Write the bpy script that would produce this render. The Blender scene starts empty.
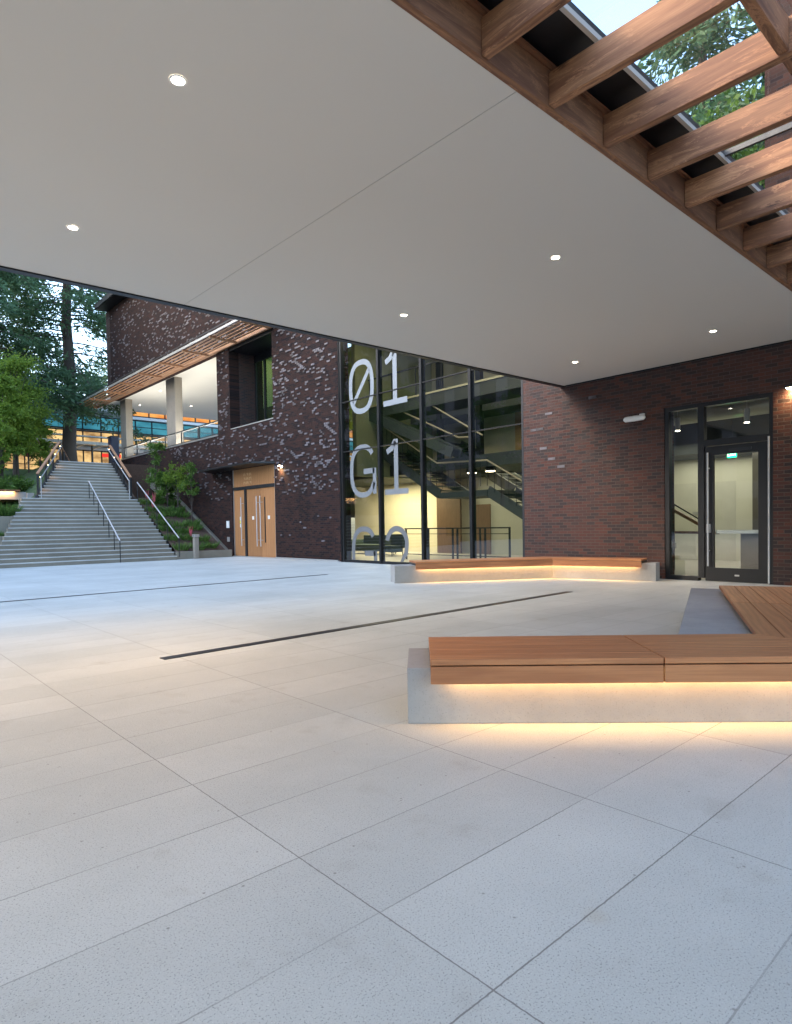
import bpy, math, random
import numpy as np
from mathutils import Vector, Matrix
random.seed(7); R = math.radians
sc = bpy.context.scene; COL = sc.collection
W = 12.76            # x of the long brick facade
ZC = 4.344           # height of the canopy soffit
# ------------------------------------------------------------------ helpers
ORI = {}
def link(o): COL.objects.link(o); return o
class MB:
    def __init__(s): s.v = []; s.f = []; s.m = []
    def add(s, v, f, mi=0):
        b = len(s.v); s.v += [tuple(p) for p in v]
        for q in f: s.f.append(tuple(b+i for i in q)); s.m.append(mi)
        return s
    def box(s, x0, x1, y0, y1, z0, z1, mi=0):
        v = [(x, y, z) for z in (z0, z1) for y in (y0, y1) for x in (x0, x1)]
        return s.add(v, [(0,2,3,1),(4,5,7,6),(0,1,5,4),(2,6,7,3),(0,4,6,2),(1,3,7,5)], mi)
    def prism(s, poly, z0, z1, mi=0):
        n = len(poly)
        a = sum(poly[i][0]*poly[(i+1)%n][1]-poly[(i+1)%n][0]*poly[i][1] for i in range(n))
        if a < 0: poly = poly[::-1]
        v = [(p[0], p[1], z0) for p in poly]+[(p[0], p[1], z1) for p in poly]
        f = [tuple(range(n-1, -1, -1)), tuple(range(n, 2*n))]+[(i, (i+1)%n, n+(i+1)%n, n+i) for i in range(n)]
        return s.add(v, f, mi)
    def bar(s, a, b, w, h, mi=0, up=(0,0,1)):
        a = Vector(a); b = Vector(b); d = (b-a).normalized(); u = Vector(up)
        r = d.cross(u)
        if r.length < 1e-4: r = d.cross(Vector((1,0,0)))
        r.normalize(); u = r.cross(d).normalized()
        v = [p+r*sx*w/2+u*sz*h/2 for p in (a, b) for sx, sz in ((-1,-1),(1,-1),(1,1),(-1,1))]
        return s.add(v, [(0,3,2,1),(4,5,6,7),(0,1,5,4),(1,2,6,5),(2,3,7,6),(3,0,4,7)], mi)
    def tube(s, pts, r, n=8, mi=0, cap=True):
        pts = [Vector(p) for p in pts]; rs = r if isinstance(r, (list, tuple)) else [r]*len(pts)
        vs = []; pr = None
        for i, p in enumerate(pts):
            d = ((pts[min(i+1, len(pts)-1)]-p).normalized()+(p-pts[max(i-1, 0)]).normalized()).normalized()
            if pr is None:
                pr = d.cross(Vector((0,0,1)))
                if pr.length < .05: pr = d.cross(Vector((1,0,0)))
            pr = (pr-d*pr.dot(d)).normalized(); q = d.cross(pr)
            for k in range(n):
                t = 2*math.pi*k/n; vs.append(p+pr*math.cos(t)*rs[i]+q*math.sin(t)*rs[i])
        f = []
        for i in range(len(pts)-1):
            for k in range(n): f.append((i*n+k, i*n+(k+1)%n, (i+1)*n+(k+1)%n, (i+1)*n+k))
        if cap: f += [tuple(range(n-1,-1,-1)), tuple(range((len(pts)-1)*n, len(pts)*n))]
        return s.add(vs, f, mi)
    def lathe(s, c, prof, n=16, mi=0, cap=True):
        v = []; f = []
        for r, z in prof:
            for k in range(n):
                t = 2*math.pi*k/n; v.append((c[0]+r*math.cos(t), c[1]+r*math.sin(t), c[2]+z))
        for i in range(len(prof)-1):
            for k in range(n): f.append((i*n+k, i*n+(k+1)%n, (i+1)*n+(k+1)%n, (i+1)*n+k))
        if cap: f += [tuple(range(n-1,-1,-1)), tuple(range((len(prof)-1)*n, len(prof)*n))]
        return s.add(v, f, mi)
    def build(s, name, mat, parent=None, bevel=0, smooth=False):
        o0 = ORI.get(parent.name, Vector((0,0,0))) if parent else Vector((0,0,0))
        me = bpy.data.meshes.new(name)
        me.from_pydata([(p[0]-o0.x, p[1]-o0.y, p[2]-o0.z) for p in s.v], [], s.f)
        for m in (mat if isinstance(mat, (list, tuple)) else [mat]): me.materials.append(m)
        me.polygons.foreach_set('material_index', s.m)
        if smooth: me.polygons.foreach_set('use_smooth', [True]*len(s.f))
        me.update()
        o = link(bpy.data.objects.new(name, me))
        if parent: o.parent = parent; ORI[o.name] = o0
        if bevel:
            b = o.modifiers.new('bevel', 'BEVEL'); b.width = bevel; b.segments = 2; b.limit_method = 'ANGLE'; b.harden_normals = False
        return o
def tag(o, label=None, cat=None, group=None, kind=None):
    if label: o['label'] = label
    if cat: o['category'] = cat
    if group: o['group'] = group
    if kind: o['kind'] = kind
    return o
def thing(name, loc, label, cat, group=None):
    o = link(bpy.data.objects.new(name, None)); o.location = loc; o.empty_display_size = .2
    ORI[o.name] = Vector(loc); return tag(o, label, cat, group)
def copy_tree(o, parent=None):
    c = o.copy(); link(c); c.parent = parent
    for ch in [x for x in o.children]: copy_tree(ch, c)
    return c
# ------------------------------------------------------------------ materials
def nt(name):
    m = bpy.data.materials.new(name); m.use_nodes = True; t = m.node_tree; t.nodes.clear()
    out = t.nodes.new('ShaderNodeOutputMaterial'); return m, t, out
def N(t, k, **kw):
    n = t.nodes.new(k)
    for a, b in kw.items():
        if a.startswith('i_'): n.inputs[a[2:].replace('_', ' ')].default_value = b
        else: setattr(n, a, b)
    return n
def mathn(t, op, a, b=None, clamp=False):
    n = t.nodes.new('ShaderNodeMath'); n.operation = op; n.use_clamp = clamp
    for i, x in enumerate((a, b)):
        if x is None: continue
        if isinstance(x, (int, float)): n.inputs[i].default_value = x
        else: t.links.new(x, n.inputs[i])
    return n.outputs[0]
def mix(t, fac, a, b, blend='MIX'):
    n = t.nodes.new('ShaderNodeMix'); n.data_type = 'RGBA'; n.blend_type = blend
    for s_, x in ((n.inputs[0], fac), (n.inputs[6], a), (n.inputs[7], b)):
        if hasattr(x, 'is_output') or isinstance(x, bpy.types.NodeSocket): t.links.new(x, s_)
        else: s_.default_value = x if isinstance(x, (int, float)) else (*x, 1)
    return n.outputs[2]
def ramp(t, fac, stops):
    n = t.nodes.new('ShaderNodeValToRGB'); cr = n.color_ramp
    while len(cr.elements) < len(stops): cr.elements.new(.5)
    for e, (p, c) in zip(cr.elements, stops): e.position = p; e.color = (c, c, c, 1) if isinstance(c, (int, float)) else (*c, 1)
    t.links.new(fac, n.inputs[0]); return n.outputs[0]
def noise(t, vec, scale, detail=3, rough=.5, dist=0.):
    n = N(t, 'ShaderNodeTexNoise'); n.inputs['Scale'].default_value = scale; n.inputs['Detail'].default_value = detail
    n.inputs['Roughness'].default_value = rough; n.inputs['Distortion'].default_value = dist
    if vec is not None: t.links.new(vec, n.inputs['Vector'])
    return n.outputs['Fac']
def pos(t): return t.nodes.new('ShaderNodeNewGeometry').outputs['Position']
def mapping(t, vec, rot=(0,0,0), scale=(1,1,1), loc=(0,0,0)):
    n = t.nodes.new('ShaderNodeMapping'); n.inputs['Rotation'].default_value = rot
    n.inputs['Scale'].default_value = scale; n.inputs['Location'].default_value = loc
    t.links.new(vec, n.inputs['Vector']); return n.outputs[0]
def bsdf(t, out, color, rough=.6, metal=0., bump=None, bstr=.3, bdist=.01, spec=.5, **kw):
    b = t.nodes.new('ShaderNodeBsdfPrincipled')
    for k, x in (('Base Color', color), ('Roughness', rough), ('Metallic', metal), ('Specular IOR Level', spec)):
        if isinstance(x, bpy.types.NodeSocket): t.links.new(x, b.inputs[k])
        else: b.inputs[k].default_value = x if isinstance(x, (int, float)) else (*x, 1)
    if bump is not None:
        n = t.nodes.new('ShaderNodeBump'); n.inputs['Strength'].default_value = bstr; n.inputs['Distance'].default_value = bdist
        t.links.new(bump, n.inputs['Height']); t.links.new(n.outputs[0], b.inputs['Normal'])
    t.links.new(b.outputs[0], out.inputs[0]); return b
def paint(name, col, rough=.5, metal=0., var=.12, scale=3., spec=.5):
    m, t, out = nt(name); p = pos(t)
    a = noise(t, p, scale, 4); c = mix(t, a, tuple(x*(1-var) for x in col), tuple(min(1, x*(1+var)) for x in col))
    r = mathn(t, 'MULTIPLY_ADD', noise(t, p, scale*4, 3), .2); r.node.inputs[2].default_value = rough-.1
    bsdf(t, out, c, r, metal, spec=spec); return m
def emit(name, col, s):
    m, t, out = nt(name); e = N(t, 'ShaderNodeEmission'); e.inputs[0].default_value = (*col, 1); e.inputs[1].default_value = s
    t.links.new(e.outputs[0], out.inputs[0]); return m
def brick(name, c1, c2, c3, mortar, axis='Y', bw=.203, rh=.0667, spec=.4, rough=.75):
    m, t, out = nt(name); p = pos(t); s = t.nodes.new('ShaderNodeSeparateXYZ'); t.links.new(p, s.inputs[0])
    cb = t.nodes.new('ShaderNodeCombineXYZ'); t.links.new(s.outputs[axis], cb.inputs[0]); t.links.new(s.outputs['Z'], cb.inputs[1])
    def bt(a, b, bias, off):
        n = t.nodes.new('ShaderNodeTexBrick'); v = mapping(t, cb.outputs[0], loc=(bw*off, rh*2*off, 0)); t.links.new(v, n.inputs['Vector'])
        for k, x in (('Color1', a), ('Color2', b), ('Mortar', mortar)): n.inputs[k].default_value = (*x, 1)
        for k, x in (('Scale', 1), ('Mortar Size', .0055), ('Mortar Smooth', .15), ('Bias', bias), ('Brick Width', bw), ('Row Height', rh)): n.inputs[k].default_value = x
        n.offset = .5; return n
    b1 = bt(c1, c2, -.1, 0); b2 = bt((0,0,0), (1,1,1), 0, 37); b3 = bt((0,0,0), (1,1,1), 0, 91)
    f = ramp(t, b2.outputs[0], [(.68, 0), (.78, 1)])
    inv = mathn(t, 'SUBTRACT', 1, b1.outputs[1])
    c = mix(t, mathn(t, 'MULTIPLY', f, inv), b1.outputs[0], c3)
    v = mathn(t, 'MULTIPLY_ADD', b3.outputs[0], .5); v.node.inputs[2].default_value = .75
    v2 = mathn(t, 'MULTIPLY', v, mathn(t, 'MULTIPLY_ADD', noise(t, p, .7, 4), .4)); v2.node.inputs[1].node.inputs[2].default_value = .8
    cv = t.nodes.new('ShaderNodeCombineXYZ')
    for i in range(3): t.links.new(v2, cv.inputs[i])
    c = mix(t, 1., c, cv.outputs[0], 'MULTIPLY')
    hgt = mathn(t, 'ADD', mathn(t, 'MULTIPLY', inv, 1.), mathn(t, 'MULTIPLY', noise(t, p, 60, 3), .3))
    rr = mathn(t, 'MULTIPLY_ADD', b3.outputs[0], .25); rr.node.inputs[2].default_value = rough-.2
    bsdf(t, out, c, rr, bump=hgt, bstr=.6, bdist=.008, spec=spec); return m
def wood(name, light, dark, ang=0., plank=None, rough=.5, knots=True, k=1.):
    """grain runs along the horizontal direction ang (or along z when ang is 'z'); grooves every `plank` m when given"""
    m, t, out = nt(name); p = pos(t)
    oi = t.nodes.new('ShaderNodeObjectInfo').outputs['Random']
    if ang == 'z': v0 = mapping(t, p, rot=(0, R(90), 0))
    else:
        vr = t.nodes.new('ShaderNodeVectorRotate'); vr.rotation_type = 'Z_AXIS'; vr.inputs['Angle'].default_value = -ang
        t.links.new(p, vr.inputs['Vector']); v0 = vr.outputs[0]
    off = t.nodes.new('ShaderNodeCombineXYZ')
    for i in range(3): t.links.new(mathn(t, 'MULTIPLY', oi, 7.3+i*3), off.inputs[i])
    va = t.nodes.new('ShaderNodeVectorMath'); va.operation = 'ADD'; t.links.new(v0, va.inputs[0]); t.links.new(off.outputs[0], va.inputs[1]); v0 = va.outputs[0]
    g = noise(t, mapping(t, v0, scale=(.9*k, 9*k, 9*k)), 1.6, 5, .6, 1.6)
    w = N(t, 'ShaderNodeTexWave'); w.wave_type = 'BANDS'; w.bands_direction = 'Y' ; w.inputs['Scale'].default_value = 2.2*k
    w.inputs['Distortion'].default_value = 9; w.inputs['Detail'].default_value = 3; w.inputs['Detail Scale'].default_value = .9
    t.links.new(mapping(t, v0, scale=(.35, 3, 3)), w.inputs['Vector'])
    f = mathn(t, 'ADD', mathn(t, 'MULTIPLY', g, .65), mathn(t, 'MULTIPLY', w.outputs['Fac'], .38))
    c = mix(t, ramp(t, f, [(.25, 0), (.8, 1)]), dark, light)
    fine = noise(t, mapping(t, v0, scale=(2, 120, 120)), 1, 2)
    c = mix(t, mathn(t, 'MULTIPLY', ramp(t, fine, [(.45, 0), (.7, 1)]), .35), c, tuple(x*.6 for x in dark))
    if knots:
        vo = N(t, 'ShaderNodeTexVoronoi'); vo.inputs['Scale'].default_value = 1.7; t.links.new(mapping(t, v0, scale=(1., 3.2, 3.2)), vo.inputs['Vector'])
        c = mix(t, ramp(t, vo.outputs['Distance'], [(.07, .95), (.15, 0)]), c, tuple(x*.35 for x in dark))
    if rough > .6:
        sk_ = noise(t, mapping(t, v0, scale=(1.1, 7, 7), rot=(0,0,R(4))), 1.3, 6, .75, 2.4)
        c = mix(t, mathn(t, 'MULTIPLY', ramp(t, sk_, [(.53, 0), (.6, 1), (.63, 0)]), .75), c, tuple(min(1, x*1.35) for x in light))
        c = mix(t, mathn(t, 'MULTIPLY', ramp(t, noise(t, mapping(t, v0, scale=(.5, 1.5, 1.5)), 1.1, 3), [(.4, 0), (.7, 1)]), .5), c, dark)
    tone = mathn(t, 'MULTIPLY_ADD', oi, .3); tone.node.inputs[2].default_value = .85
    cv = t.nodes.new('ShaderNodeCombineXYZ')
    for i in range(3): t.links.new(tone, cv.inputs[i])
    c = mix(t, 1., c, cv.outputs[0], 'MULTIPLY')
    if name.startswith('seat'):
        pv = noise(t, mapping(t, v0, scale=(.25, 5, .1)), 1., 1); c = mix(t, mathn(t, 'MULTIPLY', ramp(t, pv, [(.35, 0), (.65, 1)]), .45), c, dark)
    bump = g
    if plank:
        s = t.nodes.new('ShaderNodeSeparateXYZ'); t.links.new(p, s.inputs[0])
        fr = mathn(t, 'FRACT', mathn(t, 'DIVIDE', s.outputs['Y'], plank))
        gr = mathn(t, 'LESS_THAN', fr, .05)
        c = mix(t, gr, c, tuple(x*.45 for x in dark)); bump = mathn(t, 'SUBTRACT', g, gr)
    bsdf(t, out, c, rough, bump=bump, bstr=.25, bdist=.004, spec=.4); return m
def glass(name, tint=(.8,.85,.83), ior=1.5, refl=1., haze=.0):
    m, t, out = nt(name)
    tr = N(t, 'ShaderNodeBsdfTransparent'); tr.inputs[0].default_value = (*tint, 1)
    gl = N(t, 'ShaderNodeBsdfGlossy'); gl.inputs['Roughness'].default_value = haze; gl.inputs[0].default_value = (refl, refl, refl, 1)
    ge = t.nodes.new('ShaderNodeNewGeometry'); dt = t.nodes.new('ShaderNodeVectorMath'); dt.operation = 'DOT_PRODUCT'
    t.links.new(ge.outputs['Normal'], dt.inputs[0]); t.links.new(ge.outputs['Incoming'], dt.inputs[1])
    f0 = ((ior-1)/(ior+1))**2*1.8
    fr = mathn(t, 'MULTIPLY_ADD', mathn(t, 'POWER', mathn(t, 'SUBTRACT', 1, mathn(t, 'ABSOLUTE', dt.outputs['Value'])), 5), 1-f0); fr.node.inputs[2].default_value = f0
    mx = t.nodes.new('ShaderNodeMixShader'); t.links.new(fr, mx.inputs[0]); t.links.new(tr.outputs[0], mx.inputs[1]); t.links.new(gl.outputs[0], mx.inputs[2])
    t.links.new(mx.outputs[0], out.inputs[0]); return m
def leafmat(name, a, b, tr=.35, sc_=.8):
    m, t, out = nt(name); p = pos(t)
    f = mathn(t, 'ADD', mathn(t, 'MULTIPLY', noise(t, p, sc_, 3), .6), mathn(t, 'MULTIPLY', noise(t, p, 9, 2), .4))
    c = mix(t, ramp(t, f, [(.35, 0), (.65, 1)]), a, b)
    d = N(t, 'ShaderNodeBsdfPrincipled'); d.inputs['Roughness'].default_value = .6; d.inputs['Specular IOR Level'].default_value = .3; t.links.new(c, d.inputs['Base Color'])
    tl = N(t, 'ShaderNodeBsdfTranslucent'); t.links.new(c, tl.inputs[0])
    mx = t.nodes.new('ShaderNodeMixShader'); mx.inputs[0].default_value = tr
    t.links.new(d.outputs[0], mx.inputs[1]); t.links.new(tl.outputs[0], mx.inputs[2]); t.links.new(mx.outputs[0], out.inputs[0]); return m
def concrete(name, col, board=False, scale=1.):
    m, t, out = nt(name); p = pos(t)
    a = noise(t, p, 1.3*scale, 5, .6); b = noise(t, p, 14*scale, 4, .6); c_ = noise(t, p, 120, 2)
    c = mix(t, ramp(t, a, [(.3, 0), (.7, 1)]), tuple(x*.82 for x in col), tuple(x*1.1 for x in col))
    c = mix(t, mathn(t, 'MULTIPLY', ramp(t, b, [(.5, 0), (.75, 1)]), .3), c, tuple(x*.7 for x in col))
    c = mix(t, mathn(t, 'MULTIPLY', ramp(t, c_, [(.6, 0), (.7, 1)]), .4), c, tuple(x*.5 for x in col))
    hh = mathn(t, 'ADD', b, mathn(t, 'MULTIPLY', c_, .5))
    if board:
        w = noise(t, mapping(t, p, scale=(16, 16, .6)), 1, 3); c = mix(t, mathn(t, 'MULTIPLY', w, .5), c, tuple(x*.5 for x in col))
        hh = mathn(t, 'ADD', hh, w)
    bsdf(t, out, c, .8, bump=hh, bstr=.2, bdist=.004, spec=.3); return m
def floor_mat():
    m, t, out = nt('plaza_concrete'); p = pos(t); s = t.nodes.new('ShaderNodeSeparateXYZ'); t.links.new(p, s.inputs[0]); X = s.outputs[0]; Y = s.outputs[1]
    base = mix(t, ramp(t, noise(t, p, .55, 5, .6), [(.3, 0), (.7, 1)]), (.385,.413,.40), (.505,.535,.515))
    # every paver its own tone
    ix = mathn(t, 'FLOOR', mathn(t, 'DIVIDE', mathn(t, 'SUBTRACT', X, 1.24), 1.175)); iy = mathn(t, 'FLOOR', mathn(t, 'DIVIDE', mathn(t, 'SUBTRACT', Y, 1.03), .45))
    cb = t.nodes.new('ShaderNodeCombineXYZ'); t.links.new(ix, cb.inputs[0]); t.links.new(iy, cb.inputs[1])
    wn = t.nodes.new('ShaderNodeTexWhiteNoise'); wn.noise_dimensions = '2D'; t.links.new(cb.outputs[0], wn.inputs[0])
    tone = mathn(t, 'MULTIPLY_ADD', wn.outputs[0], .10); tone.node.inputs[2].default_value = .92
    cv = t.nodes.new('ShaderNodeCombineXYZ')
    for i in range(3): t.links.new(tone, cv.inputs[i])
    base = mix(t, 1., base, cv.outputs[0], 'MULTIPLY')
    # exposed aggregate
    sp = noise(t, p, 170, 2, .65); base = mix(t, mathn(t, 'MULTIPLY', ramp(t, sp, [(.57, 0), (.66, 1)]), .7), base, (.12,.13,.13))
    sp3 = noise(t, mapping(t, p, loc=(3,9,1)), 230, 2, .6); base = mix(t, mathn(t, 'MULTIPLY', ramp(t, sp3, [(.62, 0), (.7, 1)]), .5), base, (.75,.74,.70))
    sp2 = N(t, 'ShaderNodeTexVoronoi'); sp2.inputs['Scale'].default_value = 9; t.links.new(p, sp2.inputs['Vector'])
    base = mix(t, mathn(t, 'MULTIPLY', ramp(t, sp2.outputs['Distance'], [(.035, 1), (.06, 0)]), .6), base, (.13,.12,.11))
    st = noise(t, p, 3.1, 4, .55); base = mix(t, mathn(t, 'MULTIPLY', ramp(t, st, [(.6, 0), (.72, 1)]), .22), base, (.24,.22,.19))
    st2 = N(t, 'ShaderNodeTexVoronoi'); st2.inputs['Scale'].default_value = .8; t.links.new(mapping(t, p, loc=(.7,.4,0)), st2.inputs['Vector'])
    base = mix(t, mathn(t, 'MULTIPLY', ramp(t, st2.outputs['Distance'], [(.02, .22), (.045, 0)]), 1.), base, (.38,.30,.18))
    def line(c, o, per, w):
        fr = mathn(t, 'FRACT', mathn(t, 'ADD', mathn(t, 'DIVIDE', mathn(t, 'SUBTRACT', c, o), per), .5))
        return mathn(t, 'LESS_THAN', mathn(t, 'ABSOLUTE', mathn(t, 'SUBTRACT', fr, .5)), w/per)
    wob = mathn(t, 'MULTIPLY', mathn(t, 'SUBTRACT', noise(t, p, 40, 2), .5), .006)
    Xw = mathn(t, 'ADD', X, wob); Yw = mathn(t, 'ADD', Y, wob)
    l1 = line(Xw, 1.24, 1.175, .0024)
    l2 = mathn(t, 'MULTIPLY', line(Yw, 1.03, .45, .0027), ramp(t, noise(t, p, 1.1, 2), [(.35, .35), (.6, 1.)]))
    l3 = line(Yw, 1.03, 3.6, .0024)
    L = mathn(t, 'MAXIMUM', l1, mathn(t, 'MAXIMUM', mathn(t, 'MULTIPLY', l2, .95), l3))
    base = mix(t, mathn(t, 'MULTIPLY', L, .72), base, (.09,.085,.08))
    h = mathn(t, 'SUBTRACT', mathn(t, 'MULTIPLY', sp, .35), L)
    rr = mathn(t, 'MULTIPLY_ADD', noise(t, p, 1.4, 4), .2); rr.node.inputs[2].default_value = .5
    bsdf(t, out, base, rr, bump=h, bstr=.25, bdist=.004, spec=.35); return m
M = {}
M['floor'] = floor_mat()
M['brickR'] = brick('red_brown_brick', (.104,.035,.022), (.062,.024,.017), (.038,.021,.018), (.125,.085,.072))
M['brickL'] = brick('dark_plum_brick', (.058,.028,.023), (.036,.020,.018), (.022,.016,.018), (.060,.046,.042), spec=.12, rough=.95)
M['brickX'] = brick('reveal_brick', (.075,.036,.032), (.05,.028,.028), (.033,.025,.028), (.09,.065,.06), axis='X')
def glaze():
    m, t, out = nt('glazed_header_brick'); p = pos(t)
    c = mix(t, ramp(t, noise(t, p, 3.3, 2), [(.35, 0), (.65, 1)]), (.045,.036,.038), (.15,.135,.15)); bsdf(t, out, c, .5, spec=.6); return m
M['glaze'] = glaze()
M['plaster'] = paint('soffit_plaster', (.62,.57,.505), .75, var=.05, scale=.35, spec=.2)
M['dark'] = paint('black_anodised_metal', (.012,.013,.015), .4, .3, spec=.5)
M['darkmetal'] = paint('charcoal_painted_steel', (.028,.03,.034), .45, .4)
M['steel'] = paint('brushed_stainless', (.50,.50,.50), .55, .6, var=.05)
M['alu'] = paint('pale_aluminium', (.50,.50,.50), .4, .7, var=.05)
M['white'] = paint('white_enamel', (.72,.72,.70), .4, var=.04)
M['conc'] = concrete('bench_concrete', (.31,.315,.315))
M['conccol'] = concrete('board_marked_concrete', (.33,.29,.24), True)
M['stair'] = concrete('stair_concrete', (.25,.225,.18))
M['nose'] = concrete('stair_nosing', (.52,.52,.50))
M['cream'] = paint('cream_plaster', (.66,.62,.50), .8, var=.04, spec=.2)
M['ceilI'] = paint('interior_ceiling', (.55,.50,.36), .8, var=.05, spec=.2)
M['slab'] = paint('interior_slab_edge', (.045,.052,.048), .6)
M['intfloor'] = paint('polished_interior_floor', (.42,.40,.35), .45, var=.01, scale=.6)
M['brown'] = wood('walnut_panel', (.20,.12,.07), (.11,.06,.035), 'z', knots=False)
M['oak'] = wood('oak_door', (.46,.225,.095), (.34,.155,.062), 'z', plank=.14, knots=False, rough=.45)
M['orange'] = wood('orange_ceiling_wood', (.55,.33,.14), (.42,.23,.09), R(90), knots=False)
M['beam'] = wood('rough_fir_beam', (.37,.18,.085), (.17,.07,.034), R(90), rough=.65)
M['ledger'] = wood('rough_fir_ledger', (.32,.15,.07), (.16,.066,.033), 0, rough=.65)
M['slat'] = wood('cedar_slat', (.44,.23,.11), (.30,.14,.07), R(90), knots=False)
M['rail_wood'] = wood('cedar_handrail', (.45,.25,.14), (.30,.15,.08), R(80), knots=False)
M['ww'] = glass('curtain_wall_glass', (.60,.61,.57), 1.6, .95)
M['doorglass'] = glass('door_glass', (.86,.90,.86), 1.5, .9)
M['skyglass'] = glass('skylight_glass', (.96,.98,1.), 1.45)
M['led'] = emit('led_strip', (1., .60, .25), 1.6)
M['lens'] = emit('lamp_lens', (1., .88, .68), 8)
M['soil'] = paint('bark_mulch', (.085,.05,.035), .95, var=.4, scale=14)
M['earth'] = paint('grass_bank', (.05,.085,.03), .95, var=.4, scale=3)
M['bark'] = concrete('tree_bark', (.085,.068,.058), True)
M['fir'] = leafmat('fir_needles', (.055,.115,.065), (.10,.175,.075), .4, .5)
M['maple'] = leafmat('maple_leaves', (.12,.21,.03), (.21,.31,.045), .55)
M['shrub'] = leafmat('shrub_leaves', (.055,.12,.022), (.12,.21,.035), .35, 2)
M['grass'] = leafmat('grass_blades', (.05,.12,.022), (.13,.22,.05), .35, 2)
M['pink'] = paint('pink_plume', (.55,.09,.12), .7)
M['birchbark'] = paint('pale_bark', (.16,.14,.11), .8, var=.3)

# ------------------------------------------------------------------ camera
cam = bpy.data.cameras.new('camera'); co = link(bpy.data.objects.new('camera', cam)); sc.camera = co
def crot(y, p, r):
    cy, sy, cp, sp, cr, sr = math.cos(y), math.sin(y), math.cos(p), math.sin(p), math.cos(r), math.sin(r)
    return np.array([[cr,0,-sr],[0,1,0],[sr,0,cr]])@np.array([[1,0,0],[0,cp,sp],[0,-sp,cp]])@np.array([[cy,sy,0],[-sy,cy,0],[0,0,1]])
RR = crot(R(-42.04), R(-1.52), R(.973))
mw = Matrix.Identity(4)
for i in range(3): mw[i][0] = RR[0][i]; mw[i][1] = RR[2][i]; mw[i][2] = -RR[1][i]
mw[0][3], mw[1][3], mw[2][3] = 0, 0, 1.2
co.matrix_world = mw
cam.sensor_fit = 'HORIZONTAL'; cam.sensor_width = 36; cam.lens = 632.1/792*36; cam.shift_y = 29.94/1024*(1024/792)
cam.shift_y = 29.94/792*(792/1024) if False else 29.94/792
cam.clip_start = .05; cam.clip_end = 800

# ------------------------------------------------------------------ world, sun
SUN_EL, SUN_AZ = R(22), R(-60)     # soft evening sun low behind the trees
w = bpy.data.worlds.new('World'); sc.world = w; w.use_nodes = True; t = w.node_tree; t.nodes.clear()
wo = t.nodes.new('ShaderNodeOutputWorld'); bg = t.nodes.new('ShaderNodeBackground'); sk = t.nodes.new('ShaderNodeTexSky')
sk.sky_type = 'NISHITA'; sk.sun_disc = False; sk.sun_elevation = SUN_EL; sk.sun_rotation = SUN_AZ; sk.air_density = 1.2; sk.dust_density = 2.2; sk.ozone_density = 3.
lum = t.nodes.new('ShaderNodeRGBToBW'); t.links.new(sk.outputs[0], lum.inputs[0])
mx = t.nodes.new('ShaderNodeMix'); mx.data_type = 'RGBA'; mx.inputs[0].default_value = .08
t.links.new(sk.outputs[0], mx.inputs[6]); t.links.new(lum.outputs[0], mx.inputs[7])
t.links.new(mx.outputs[2], bg.inputs[0]); bg.inputs[1].default_value = .15; t.links.new(bg.outputs[0], wo.inputs[0])
sl = bpy.data.lights.new('sun', 'SUN'); sl.energy = .55; sl.angle = R(16); sl.color = (1, .72, .42)
so = link(bpy.data.objects.new('sun', sl))
# sun direction: Nishita rotation is measured clockwise from +Y
d = Vector((math.sin(SUN_AZ)*math.cos(SUN_EL), math.cos(SUN_AZ)*math.cos(SUN_EL), math.sin(SUN_EL)))
so.rotation_euler = (-d).to_track_quat('-Z', 'Y').to_euler(); so.location = (0, 0, 40)
LK = .17
def area(loc, direction, sx, sy, e, col=(1,.9,.75), name='lamp', spread=None):
    l = bpy.data.lights.new(name, 'AREA'); l.shape = 'RECTANGLE'; l.size = sx; l.size_y = sy; l.energy = e*LK; l.color = col
    if spread: l.spread = spread
    o = link(bpy.data.objects.new(name, l)); o.location = loc; return o, l
def aim(o, d, upaxis): o.rotation_euler = Vector(d).to_track_quat('-Z', upaxis).to_euler()
def spot(loc, e, ang=110, blend=.8, col=(1,.80,.55), r=.05, d=(0,0,-1)):
    l = bpy.data.lights.new('downlight_beam', 'SPOT'); l.energy = e*(1 if e < 45 else LK); l.spot_size = R(ang); l.spot_blend = blend; l.color = col; l.shadow_soft_size = r
    o = link(bpy.data.objects.new('downlight_beam', l)); o.location = loc; o.rotation_euler = Vector(d).to_track_quat('-Z', 'Y').to_euler(); return o
sc.view_settings.view_transform = 'Standard'; sc.view_settings.look = 'None'; sc.view_settings.gamma = 1; sc.view_settings.exposure = 2.85
sc.cycles.max_bounces = 8; sc.cycles.diffuse_bounces = 5; sc.cycles.glossy_bounces = 3; sc.cycles.transparent_max_bounces = 24; sc.cycles.sample_clamp_indirect = 6
sc.cycles.use_denoising = True; sc.cycles.caustics_reflective = False; sc.cycles.caustics_refractive = False

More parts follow.
